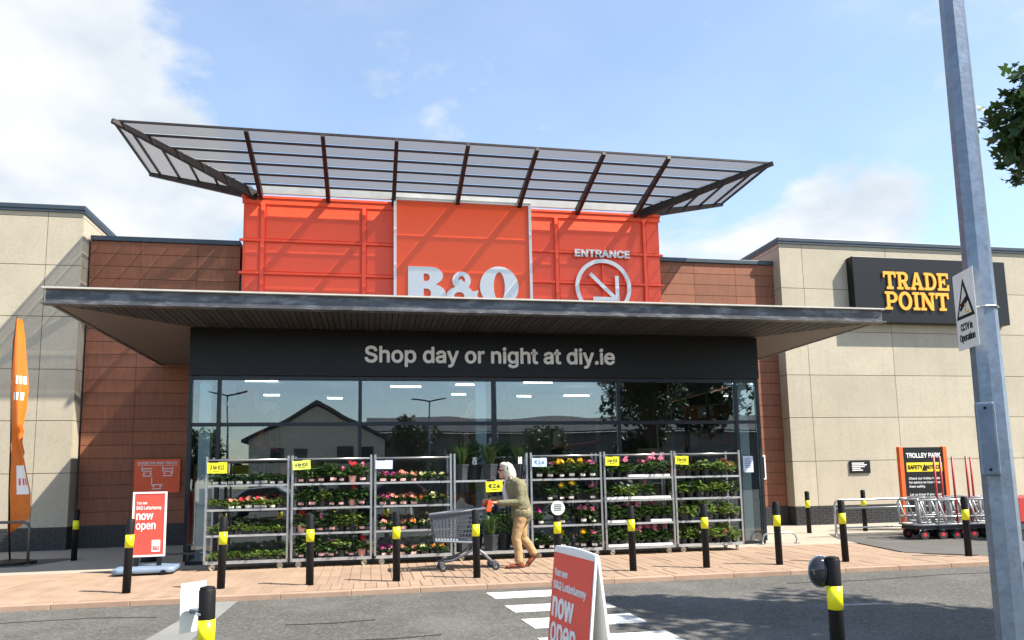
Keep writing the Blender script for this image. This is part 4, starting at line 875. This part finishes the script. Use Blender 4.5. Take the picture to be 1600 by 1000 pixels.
for zi, zz_ in ((0, SHZ[0] + .008), (1, SHZ[3] + .008)):
    for k in range(5):
        x = TX0 + 3 * TP + .02 + .15 + k * .26; ylo = TYF + yoff[3] + .16 + (k % 2) * .16
        t = thing('potted_shrub', 'tall %s shrub in a square dark pot on the %s of the fourth trolley' % ('grassy' if (k % 2 == 0) else 'leafy', 'base' if zi == 0 else 'upper shelf'), 'shrub', (x, ylo, zz_), R(45) + random.uniform(-.1, .1), 'shrubs on the fourth trolley')
        obj('pot', shrub_pot, t, (0, 0, 0), (0, 0, 0)); obj('foliage', SHR[(0 if k % 2 == 0 else 2) + zi], t, (0, 0, .26), (0, 0, random.uniform(0, 6)))
        if k in (1, 4) and zi: obj('label_tag', MB().box(-.035, .035, -.004, 0, .27, .40).mesh('label_tag', TRAYW), t, (-.09, -.09, 0), (0, 0, R(-45)))

# ================================================================ SHOPPER AND CART
from mathutils import noise
def remeshed(mb, name, mat, voxel, smooth=3, fold=0):
    me = bpy.data.meshes.new('tmp'); me.from_pydata(mb.v, [], mb.f); o = bpy.data.objects.new('tmp', me); col.objects.link(o)
    b = bmesh.new(); b.from_mesh(me); bmesh.ops.recalc_face_normals(b, faces=b.faces); b.to_mesh(me); b.free()
    r = o.modifiers.new('r', 'REMESH'); r.mode = 'VOXEL'; r.voxel_size = voxel
    s_ = o.modifiers.new('s', 'SMOOTH'); s_.iterations = smooth; s_.factor = .5
    dg = bpy.context.evaluated_depsgraph_get(); m2 = bpy.data.meshes.new_from_object(o.evaluated_get(dg)); m2.name = name
    bpy.data.objects.remove(o)
    if fold:
        nn = [v.normal.copy() for v in m2.vertices]
        for v, n_ in zip(m2.vertices, nn):
            q = v.co; v.co = q + n_ * fold * (noise.noise((q.x * 8 + q.z * 6, q.y * 8, q.z * 11)) + .4 * noise.noise((q.x * 18 + 5, q.y * 18, q.z * 24 + q.x * 10)))
    m2.materials.clear(); m2.materials.append(mat); m2.polygons.foreach_set('use_smooth', [True] * len(m2.polygons)); return m2
def cap(mb, a, b_, r0, r1, n=12):
    a = Vector(a); b_ = Vector(b_); d = (b_ - a); L = d.length; d.normalize(); pts = []; rs = []
    for k in (-.98, -.8, -.5, 0): pts.append(a + d * r0 * k); rs.append(r0 * math.sqrt(max(0.02, 1 - k * k)))
    for k in (0, .5, .8, .98): pts.append(b_ + d * r1 * k); rs.append(r1 * math.sqrt(max(0.02, 1 - k * k)))
    mb.tube(pts, rs, n); return mb
def chain(mb, pts, rs, n=12):
    for (a, b_), (r0, r1) in zip(zip(pts[:-1], pts[1:]), zip(rs[:-1], rs[1:])): cap(mb, a, b_, r0, r1, n)
    return mb
SKIN = M('skin', (.50, .25, .17), .5, var=.08, scale=20); JACK = M('olive_jacket', (.175, .16, .088), .85, var=.12, scale=10, bump=.4, bscale=25, bdist=.02); TROU = M('tan_trousers', (.40, .25, .12), .85, var=.10, scale=9, bump=.4, bscale=22, bdist=.02)
SHOE = M('brown_leather', (.26, .065, .025), .4, var=.15); HAIR = M('white_hair', (.56, .51, .42), .7, var=.15, scale=60, bump=.6, bscale=60, stretch=(3, 3, .5)); SHIRT = M('pale_shirt', (.55, .55, .57), .8)
pr = thing('person', 'person with long white hair in olive jacket and tan trousers pushing a cart', 'person', (2.28, 11.95, 0))
SH_N, SH_F = (.03, -.175, 1.315), (.0, .175, 1.33)
EL_N, EL_F = (.035, -.235, 1.03), (-.09, .25, 1.08)
HD_N, HD_F = (-.335, -.185, 1.035), (-.385, .19, 1.075)
bd = MB()
bd.ell((-.155, 0, 1.535), (.098, .076, .125), 18, 14); bd.ell((-.19, 0, 1.47), (.06, .055, .062), 14, 10)      # skull and jaw
bd.ell((-.255, 0, 1.52), (.024, .014, .022), 10, 8); cap(bd, (-.243, 0, 1.555), (-.258, 0, 1.522), .011, .015, 8)   # nose
bd.ell((-.238, 0, 1.478), (.014, .026, .008), 8, 6); bd.ell((-.238, 0, 1.463), (.014, .024, .009), 8, 6); bd.ell((-.228, 0, 1.43), (.022, .024, .02), 8, 6)  # lips, chin
for sy in (-1, 1): bd.ell((-.135, sy * .076, 1.525), (.022, .010, .034), 8, 6); bd.ell((-.225, sy * .035, 1.56), (.02, .025, .012), 8, 6)
chain(bd, [(-.13, 0, 1.46), (-.06, 0, 1.37)], [.058, .066]); chain(bd, [(-.03, 0, 1.30), (.03, 0, 1.18), (.09, 0, 1.02), (.12, 0, .90)], [.13, .125, .12, .125])
chain(bd, [(-.01, -.12, 1.33), (-.01, .12, 1.34)], [.07, .07])
for S_, E_, H_ in ((SH_N, EL_N, HD_N), (SH_F, EL_F, HD_F)):
    chain(bd, [S_, E_, H_], [.05, .038, .027])
    h = Vector(H_); dr = (h - Vector(E_)).normalized(); hc = h + dr * .045; bd.ell(hc, (.048, .040, .020), 12, 8)
    for q in range(4):
        yy = -.030 + q * .020; ln = (.036, .042, .040, .031)[q]; a = hc + dr * .040 + Vector((0, yy, .004))
        chain(bd, [a, a + Vector((-ln * .75, 0, -.012)), a + Vector((-ln * .9, 0, -.040)), a + Vector((-ln * .35, 0, -.058))], [.0095, .009, .0085, .008], 8)
    sg = 1 if H_[1] < 0 else -1
    chain(bd, [hc + Vector((0, sg * .032, -.005)), hc + Vector((-.03, sg * .052, -.022)), hc + Vector((-.052, sg * .045, -.048))], [.012, .011, .009], 8)
HIP_N, HIP_F = (.11, -.085, .88), (.13, .085, .88); KN_N, KN_F = (-.015, -.095, .47), (.13, .095, .455); AN_N, AN_F = (.03, -.10, .09), (.315, .10, .20)
for H_, K_, A_ in ((HIP_N, KN_N, AN_N), (HIP_F, KN_F, AN_F)): chain(bd, [H_, K_, A_], [.075, .05, .036])
obj('body', remeshed(bd, 'body', SKIN, .0058, 2), pr)
jk = MB()
chain(jk, [(-.045, 0, 1.365), (-.02, 0, 1.28), (.04, 0, 1.15), (.085, 0, 1.0), (.115, 0, .86), (.115, 0, .80)], [.085, .155, .160, .160, .165, .150], 16)
chain(jk, [(.0, -.10, 1.335), (.0, .10, 1.345)], [.095, .095], 14); jk.ell((.10, 0, .85), (.178, .205, .135), 16, 10); jk.ell((.10, 0, 1.22), (.10, .17, .18), 14, 10)
for S_, E_, H_ in ((SH_N, EL_N, HD_N), (SH_F, EL_F, HD_F)):
    h = Vector(E_).lerp(Vector(H_), .86); mid = Vector(S_).lerp(Vector(E_), .5) + Vector((.01, 0, 0)); chain(jk, [S_, mid, E_, h], [.083, .072, .060, .044], 14)
    for q in range(3): jk.ell(Vector(E_).lerp(h, .1 + q * .13), (.065 - q * .004, .062, .058 - q * .004), 10, 8)
chain(jk, [(-.085, -.055, 1.395), (-.11, 0, 1.375), (-.085, .055, 1.395)], [.025, .02, .025]); chain(jk, [(-.02, -.075, 1.40), (.0, 0, 1.415), (-.02, .075, 1.40)], [.028, .03, .028])
obj('jacket', remeshed(jk, 'jacket', JACK, .009, 3, .0075), pr)
obj('jacket_flap', MB().slab([(.08, -.186, .985), (.185, -.178, .965), (.187, -.184, .925), (.085, -.192, .94)], (0, -.004, 0)).mesh('jacket_flap', JACK), pr)
obj('shirt_front', remeshed(chain(MB(), [(-.135, -.0, 1.36), (-.165, -.0, 1.24), (-.14, 0, 1.05)], [.035, .045, .045]), 'shirt_front', SHIRT, .008, 2), pr)
tr = MB()
for H_, K_, A_, sgn in ((HIP_N, KN_N, AN_N, -1), (HIP_F, KN_F, AN_F, 1)):
    k2 = Vector(K_); a2 = Vector(A_); chain(tr, [H_, Vector(H_).lerp(k2, .5) + Vector((-.01, 0, 0)), k2, k2.lerp(a2, .5) + Vector((.012, 0, 0)), k2.lerp(a2, .93)], [.108, .094, .076, .070, .064], 14)
    for q in range(3): tr.ell(k2.lerp(a2, .78 + q * .09), (.070 + (q % 2) * .006, .068, .02), 12, 6)
chain(tr, [(.12, -.06, .90), (.13, .06, .90)], [.12, .12], 14)
obj('trousers', remeshed(tr, 'trousers', TROU, .008, 2, .006), pr)
def shoe(ank, toe_dir, pitch):
    b_ = MB(); b_.ell((-.095, 0, .040), (.10, .042, .034), 14, 8); b_.ell((.01, 0, .048), (.062, .038, .045), 12, 8); chain(b_, [(.0, 0, .06), (.012, 0, .095)], [.044, .042]); b_.ell((-.19, 0, .032), (.045, .034, .022), 10, 6)
    so_ = MB().slab([(.07, -.034, .0), (.07, .034, .0), (-.05, .040, .0), (-.16, .044, .0), (-.235, .02, .0), (-.235, -.02, .0), (-.16, -.044, .0), (-.05, -.040, .0)], (0, 0, .016))
    sh = obj('shoe', remeshed(b_, 'shoe', SHOE, .006, 2), pr, ank, (0, pitch, 0)); obj('sole', so_.mesh('sole', M('sole', (.05, .03, .02), .7)), sh)
shoe((.045, -.10, .0), 0, 0); shoe((.345, .10, .135), 0, R(-47))
rnd_h = random.Random(3); hr = MB(); hr.ell((-.125, 0, 1.565), (.108, .094, .112), 18, 12); hr.ell((-.085, 0, 1.50), (.085, .098, .12), 16, 10); hr.ell((-.055, 0, 1.42), (.062, .085, .075), 14, 8); hr.ell((-.17, 0, 1.63), (.075, .072, .045), 14, 8)
for sy in (-1, 1): chain(hr, [(-.12, sy * .075, 1.60), (-.10, sy * .082, 1.50), (-.075, sy * .078, 1.40)], [.03, .032, .02])
for q in range(46):
    a = -2.5 + 5.0 * q / 45; dx, dy = math.cos(a), math.sin(a); ln = rnd_h.uniform(1.36, 1.42)
    hr.tube([(-.15 + .03 * dx, .03 * dy, 1.672), (-.125 + .085 * dx, .085 * dy, 1.63), (-.105 + .105 * dx, .100 * dy, 1.54), (-.085 + .105 * dx, .100 * dy, 1.46), (-.075 + .085 * dx + rnd_h.uniform(-.01, .01), .088 * dy, ln)], [.006, .010, .011, .010, .004], 6)
obj('hair', remeshed(hr, 'hair', HAIR, .0055, 1, .004), pr)
obj('headband', MB().tube([(-.128 - .012 * math.sin(R(a)), .098 * math.cos(R(a)), 1.548 + .128 * math.sin(R(a))) for a in range(-12, 193, 12)], .010, 8).mesh('headband', BLK, True), pr)
gls = MB().bar((-.236, -.07, 1.545), (-.15, -.082, 1.548), .006, .012).bar((-.236, .07, 1.545), (-.15, .082, 1.548), .006, .012); gls.ell((-.248, -.034, 1.543), (.012, .030, .022), 10, 6).ell((-.248, .034, 1.543), (.012, .030, .022), 10, 6)
obj('sunglasses', gls.mesh('sunglasses', M('dark_lens', (.02, .008, .008), .15), True), pr)

ct = thing('shopping_cart', 'grey plastic shopping cart with orange handle pushed by the person', 'cart', (0, 11.95, 0))
CP = M('cart_grey', (.085, .095, .115), .45, var=.10); CPL = M('cart_grey_light', (.22, .24, .27), .4, .2, var=.1)
def bx_(u, v, s_):       # basket side: u along (0 front .. 1 handle end), v up
    x = (.98 + .62 * u) * (1 - v) + (.91 + .84 * u) * v; z = (.47 - .04 * u) * (1 - v) + (.855 + .095 * u) * v; y = s_ * (.19 * (1 - v) + .265 * v) * (.86 + .14 * u)
    return Vector((x, y, z))
bk_ = obj('basket_rim', MB().tube([bx_(0, 1, -1), bx_(1, 1, -1), bx_(1, 1, 1), bx_(0, 1, 1), bx_(0, 1, -1)], .024, 8).mesh('basket_rim', CP, True), ct)
obj('basket_base', MB().tube([bx_(0, 0, -1), bx_(1, 0, -1), bx_(1, 0, 1), bx_(0, 0, 1), bx_(0, 0, -1)], .018, 8).slab([bx_(0, 0, -1), bx_(1, 0, -1), bx_(1, 0, 1), bx_(0, 0, 1)], (0, 0, .008)).mesh('basket_base', CPL), ct)
for s_ in (-1, 1):
    for k in range(15): obj('basket_bar', MB().bar(bx_(k / 14, 0, s_), bx_(k / 14, 1, s_), .014, .014, (0, 1, 0)).mesh('basket_bar', CP), ct)
    for v in (.14, .28, .42, .56, .70, .84): obj('basket_bar', MB().bar(bx_(0, v, s_), bx_(1, v, s_), .010, .018).mesh('basket_bar', CP), ct)
    obj('side_panel', MB().slab([bx_(.02, .80, s_), bx_(.98, .80, s_), bx_(.98, .98, s_), bx_(.02, .98, s_)], (0, .004 * s_, 0)).mesh('side_panel', CP), ct)
for u in (0, 1):
    for k in range(9):
        w_ = -1 + 2 * k / 8; obj('basket_bar', MB().bar(bx_(u, 0, -1).lerp(bx_(u, 0, 1), k / 8), bx_(u, 1, -1).lerp(bx_(u, 1, 1), k / 8), .014, .014, (0, 1, 0)).mesh('basket_bar', CP), ct)
    for v in (.2, .4, .6, .8): obj('basket_bar', MB().bar(bx_(u, v, -1), bx_(u, v, 1), .010, .018).mesh('basket_bar', CP), ct)
for s_ in (-1, 1):
    y = s_ * .20
    obj('frame_tube', MB().tube([(1.10, s_ * .17, .15), (1.22, s_ * .18, .16), (1.42, s_ * .19, .24), (1.55, y, .32), (1.62, y, .50), (1.66, y, .74), (1.76, y, .92), (1.90, y, 1.0)], .019, 8).mesh('frame_tube', CP, True), ct)
    obj('frame_tube', MB().tube([(1.585, y, .36), (1.72, y, .27), (1.86, s_ * .235, .13)], .019, 8).mesh('frame_tube', CPL, True), ct)
    for x, yy in ((1.08, s_ * .17), (1.89, s_ * .24)):
        wh = obj('castor', MB().box(-.032, .032, -.024, .024, .06, .15).mesh('castor', CP), ct, (x, yy, 0), bevel=.008)
        obj('wheel', MB().disc((.018, 0, .062), (0, 1, 0), .062, .028, 18).mesh('wheel', RUB), wh); obj('hub', MB().disc((.018, 0, .062), (0, 1, 0), .030, .034, 12).mesh('hub', CPL), wh)
HZ = Vector((1.855, 0, 1.005))
obj('handle', MB().tube([HZ + Vector((0, -.24, 0)), HZ + Vector((0, .24, 0))], .020, 10).mesh('handle', M('handle_orange', (.85, .10, .02), .4), True), ct)
for s_ in (-1, 1): obj('handle_cheek', MB().bar((1.80, s_ * .255, .90), (1.84, s_ * .255, 1.07), .03, .075).mesh('handle_cheek', MC['handle_orange']), ct, bevel=.01)
obj('child_seat', MB().slab([(1.60, -.20, .56), (1.60, .20, .56), (1.73, .22, .90), (1.73, -.22, .90)], (.012, 0, 0)).mesh('child_seat', M('seat_maroon', (.10, .02, .035), .6)), ct)

# ================================================================ PLATFORM TROLLEYS IN THE BAY
WT = M('white_tube', (.52, .52, .51), .35, .3, var=.12); RP = M('red_pole', (.42, .025, .02), .45); DK = M('deck_dark', (.04, .04, .045), .7); HUBR = M('red_hub', (.55, .03, .05), .4)
def platform_trolley(x, y, rz, label, pole=True):
    t = thing('platform_trolley', label, 'trolley', (x, y, .006), rz, 'platform trolleys parked in the bay')
    obj('deck', MB().box(-.46, .46, -.29, .29, .20, .30).mesh('deck', DK), t); obj('deck_rim', MB().tube([(-.48, -.31, .30), (.48, -.31, .30), (.48, .31, .30), (-.48, .31, .30), (-.48, -.31, .30)], .02, 8).mesh('deck_rim', WT, True), t)
    for xx in (-.47, .30):
        obj('hoop', MB().tube([(xx, -.30, .30), (xx - .03, -.30, .74), (xx, -.27, .82), (xx, .27, .82), (xx - .03, .30, .74), (xx, .30, .30)], .021, 8).mesh('hoop', WT, True), t)
    for s_ in (-1, 1):
        obj('side_rail', MB().tube([(-.48, s_ * .31, .80), (.36, s_ * .31, .80)], .019, 8).mesh('side_rail', WT, True), t); obj('side_rail', MB().tube([(-.48, s_ * .31, .46), (.36, s_ * .31, .46)], .015, 8).mesh('side_rail', WT, True), t)
        obj('brace', MB().tube([(-.46, s_ * .31, .78), (-.30, s_ * .31, .32)], .018, 8).mesh('brace', WT, True), t)
        for xx in (-.36, .36):
            wh = obj('wheel', MB().disc((xx, s_ * .24, .10), (0, 1, 0), .10, .045, 18).mesh('wheel', RUB), t); obj('hub', MB().disc((xx, s_ * .24, .10), (0, 1, 0), .045, .05, 12).mesh('hub', HUBR), wh)
            obj('fork', MB().box(xx - .03, xx + .03, s_ * .24 - .035, s_ * .24 + .035, .19, .262).mesh('fork', CHROME), t)
    if pole: obj('upright', MB().tube([(-.05, -.31, .30), (-.05, -.31, 1.68)], .022, 8).mesh('upright', RP, True), t)
    return t
plab = ['platform trolley at the end of the row beside the TROLLEY PARK board', 'second platform trolley of the row beside the TROLLEY PARK board', 'third platform trolley of the row with red upright', 'fourth platform trolley of the row with red upright', 'platform trolley with red upright beyond the lamp post', 'last platform trolley with red upright in the bay']
for k, (x, y) in enumerate(((11.48, 13.95), (11.88, 13.9), (12.22, 13.9), (12.58, 13.85), (13.15, 13.8), (13.55, 13.8))): platform_trolley(x, y, R(random.uniform(-3, 3)), plab[k])
for k, (x, y) in enumerate(((12.2, 14.62), (12.55, 14.60), (12.95, 14.6), (13.5, 14.55))): platform_trolley(x, y, R(random.uniform(-4, 4)), ['first', 'second', 'third', 'fourth'][k] + ' platform trolley of the back row behind the guard rail', k % 2 == 0)
t = thing('goods_cart', 'red sided goods cart parked among the platform trolleys', 'cart', (12.75, 13.0, .006), R(4))
obj('bin', MB().box(-.30, .30, -.25, .25, .35, .86).mesh('bin', RP), t, bevel=.03); obj('frame', MB().box(-.28, .28, -.23, .23, .22, .348).mesh('frame', DK), t)
obj('push_handle', MB().tube([(-.30, -.22, .80), (-.40, -.22, .95), (-.40, .22, .95), (-.30, .22, .80)], .018, 8).mesh('push_handle', WT, True), t)
for sx in (-.2, .2):
    for sy in (-.19, .19): obj('wheel', MB().disc((sx, sy, .11), (0, 1, 0), .11, .05, 16).mesh('wheel', RUB), t)

# ================================================================ TREE BESIDE THE ROAD
def leaf_cloud(lobes, n, size, seed, mat):
    rn = np.random.default_rng(seed); vs = []; fs = []
    shape = [(0, 0), (.28, .10), (.16, .34), (.50, .30), (.46, .58), (.20, .56), (0, 1.0), (-.20, .56), (-.46, .58), (-.50, .30), (-.16, .34), (-.28, .10)]
    vol = np.array([l[3] * l[4] * l[5] for l in lobes]); pick = rn.choice(len(lobes), n, p=vol / vol.sum())
    for i in range(n):
        l = lobes[pick[i]]; d = rn.normal(size=3); d /= np.linalg.norm(d); r = .35 + .65 * rn.random() ** .5; r *= 1 + .18 * math.sin(d[0] * 7 + l[0]) * math.sin(d[1] * 6 + d[2] * 5)
        c = Vector((l[0] + d[0] * l[3] * r, l[1] + d[1] * l[4] * r, l[2] + d[2] * l[5] * r)); s_ = size * rn.uniform(.65, 1.2)
        e = Euler((rn.uniform(-1.2, .5) + math.pi, rn.uniform(-.9, .9), rn.uniform(0, 6.28))); n0 = len(vs)
        for a, b_ in shape:
            p = Vector((a, b_, .18 * abs(a))) * s_; p.rotate(e); p += c; vs.append(tuple(p))
        fs.append(tuple(range(n0, n0 + len(shape))))
    me = bpy.data.meshes.new('crown'); me.from_pydata(vs, [], fs); me.materials.append(mat); return me
TREEL = leaf_mat('maple_leaf', (.035, .075, .018), .4, .3); BARK = M('bark', (.09, .07, .055), .9, var=.3, scale=12, bump=.6, bscale=30)
tr_ = thing('maple_tree', 'broad maple tree standing beside the road with a branch hanging past the lamp post', 'tree', (9.6, 3.9, -.17))
rnd = random.Random(5); lob = [(0, 0, 5.6, 1.5, 1.5, 1.5)]
for k in range(15):
    a = 6.283 * k / 15 + rnd.uniform(-.2, .2); rr = rnd.uniform(.9, 1.6); lob.append((rr * math.cos(a), rr * math.sin(a), rnd.uniform(4.0, 7.9), rnd.uniform(.7, 1.05), rnd.uniform(.7, 1.05), rnd.uniform(.55, .8)))
lob += [(-2.35, 2.62, 5.78, .36, .36, .30), (-2.40, 2.62, 5.3, .56, .5, .46), (-1.9, 2.2, 5.4, .6, .6, .6), (-2.5, 2.65, 4.88, .36, .32, .25), (-1.4, 1.8, 5.2, .7, .7, .6), (-.6, 1.2, 5.0, .9, .9, .7)]
tk = obj('trunk', MB().tube([(0, 0, 0), (.04, 0, .3), (.05, .02, 2.2), (-.02, .05, 3.8), (.02, 0, 5.4), (0, 0, 7.2)], [.26, .19, .16, .13, .08, .03], 12).mesh('trunk', BARK, True), tr_)
for l in lob[1:]: obj('limb', MB().tube([(0, .02, max(2.4, l[2] - 1.6)), (l[0] * .5, l[1] * .5, l[2] - .5), (l[0], l[1], l[2])], [.06, .04, .012], 6).mesh('limb', BARK, True), tk)
stuff(obj('crown', leaf_cloud(lob[:-6], 9500, .17, 3, TREEL), tr_)); stuff(obj('branch_foliage', leaf_cloud(lob[-6:], 6500, .15, 4, TREEL), tr_))

# ================================================================ ACROSS THE CAR PARK (seen mirrored in the glass)
REND = M('cream_render', (.62, .58, .46), .9); ROOFT = M('roof_slate', (.06, .06, .065), .8); WIND = M('house_window', (.03, .035, .04), .2)
h_ = thing('gabled_house', 'cream gabled house across the car park', 'house', (-4.0, -30, -.17))
obj('wall', MB().slab([(-5, 0, 0), (5, 0, 0), (5, 0, 4.6), (0, 0, 7.2), (-5, 0, 4.6)], (0, -9, 0)).mesh('wall', REND), h_)
obj('roof', MB().slab([(-5.5, .4, 4.4), (0, .4, 7.35), (5.5, .4, 4.4), (5.5, .4, 4.6), (0, .4, 7.6), (-5.5, .4, 4.6)], (0, -9.8, 0)).mesh('roof', ROOFT), h_)
for x, z in ((-3, 3.0), (-1.2, 3.0), (2, 3.0), (-3, .9), (2, .9), (3.6, 3.0)): obj('window', MB().box(x - .5, x + .5, 0, .05, z, z + 1.1).mesh('window', WIND), h_)
h_ = thing('long_warehouse', 'long dark warehouse across the car park', 'building', (16, -38, -.17))
obj('wall', MB().box(-16, 26, -18, 0, 0, 5.6).mesh('wall', M('warehouse_wall', (.16, .15, .14), .8)), h_)
obj('roof', MB().slab([(-16.6, .5, 5.6), (26.6, .5, 5.6), (26.6, -9, 7.6), (-16.6, -9, 7.6)], (0, 0, .15)).mesh('roof', ROOFT), h_)
for k in range(9): obj('window', MB().box(-14 + k * 4.4, -11.5 + k * 4.4, 0, .05, 1.2, 3.4).mesh('window', WIND), h_)
h_ = thing('low_terrace', 'low dark roofed terrace across the car park', 'building', (-26, -34, -.17))
obj('wall', MB().box(-14, 11, -9, 0, 0, 3.6).mesh('wall', REND), h_); obj('roof', MB().slab([(-14.5, .5, 3.6), (11.5, .5, 3.6), (11.5, -4.5, 5.6), (-14.5, -4.5, 5.6)], (0, 0, .12)).mesh('roof', ROOFT), h_)
for x, y, lab in ((4.3, -28, 'double headed lamp column in the car park before the warehouse'), (-9.5, -24, 'double headed lamp column in the car park before the house')):
    t = thing('car_park_lamp', lab, 'lamp post', (x, y, -.17)); obj('pole', MB().tube([(0, 0, 0), (0, 0, 7.4)], [.09, .05], 8).mesh('pole', GALV, True), t)
    for s_ in (-1, 1): obj('lamp_head', MB().bar((0, 0, 7.4), (s_ * 1.3, 0, 7.7), .18, .09).mesh('lamp_head', BLK), t)
TREE2 = leaf_mat('hedge_leaf', (.04, .07, .02), .4, .2)
for k, (x, y, h__, lab) in enumerate(((13.2, -1.5, 8.2, 'broad tree beyond the maple along the car park edge'), (-13, -31, 6.2, 'rounded tree beside the low terrace'), (3.2, -34, 6.6, 'rounded tree between the house and the warehouse'), (13, -27, 5.4, 'small tree before the warehouse'), (22, -30, 7.5, 'tall tree before the warehouse'), (-19, -26, 4.6, 'small tree before the low terrace'))):
    t = thing('car_park_tree', lab, 'tree', (x, y, -.17)); rr = random.Random(k); obj('trunk', MB().tube([(0, 0, 0), (.1, 0, h__ * .7)], [.16, .06], 8).mesh('trunk', BARK, True), t)
    stuff(obj('crown', leaf_cloud([(rr.uniform(-1.2, 1.2) * h__ / 6, rr.uniform(-1.2, 1.2) * h__ / 6, h__ * rr.uniform(.42, .9), rr.uniform(.8, 1.5), rr.uniform(.8, 1.5), rr.uniform(.7, 1.1)) for _ in range(11)], 2200, .36, k, TREE2), t))
def car(x, y, rz, colr, label, nm):
    t = thing('parked_car', label, 'car', (x, y, -.17), rz, 'cars in the car park'); pm = M('paint_' + nm, colr, .25, .1, var=.03, spec=.6)
    prof = [(-2.05, .32), (-2.1, .62), (-1.95, .88), (-1.35, .98), (-.75, 1.40), (.55, 1.46), (1.35, 1.02), (1.95, .90), (2.1, .60), (2.05, .32)]
    obj('body', MB().slab([(a, -.82, b_) for a, b_ in prof], (0, 1.64, 0)).mesh('body', pm), t, bevel=.10)
    for s_ in (-1, 1):
        obj('side_window', MB().slab([(-1.2, s_ * .822, 1.0), (-.70, s_ * .822, 1.34), (.50, s_ * .822, 1.39), (1.15, s_ * .822, 1.02)], (0, s_ * .006, 0)).mesh('side_window', WIND), t)
        for xx in (-1.3, 1.3):
            wh = obj('wheel', MB().disc((xx, s_ * .76, .32), (0, 1, 0), .32, .2, 20).mesh('wheel', RUB), t); obj('rim', MB().disc((xx, s_ * .77, .32), (0, 1, 0), .2, .205, 16).mesh('rim', CHROME), wh)
        obj('headlight', MB().ell((2.04, s_ * .6, .72), (.08, .16, .07), 10, 6).mesh('headlight', CHROME, True), t)
    return t
for x, y, rz, c_, lb, nm in ((-4.6, -7, 4, (.62, .62, .61), 'white hatchback in the car park facing the entrance glazing', 'white'), (1.2, -6.5, 178, (.10, .012, .015), 'dark red hatchback in the car park facing the entrance glazing', 'red'), (6.6, -8, 2, (.03, .035, .045), 'black hatchback in the car park facing the entrance glazing', 'black'), (-12, -8, 182, (.16, .18, .21), 'grey hatchback in the car park before the low terrace', 'grey')): car(x, y, R(rz), c_, lb, nm)
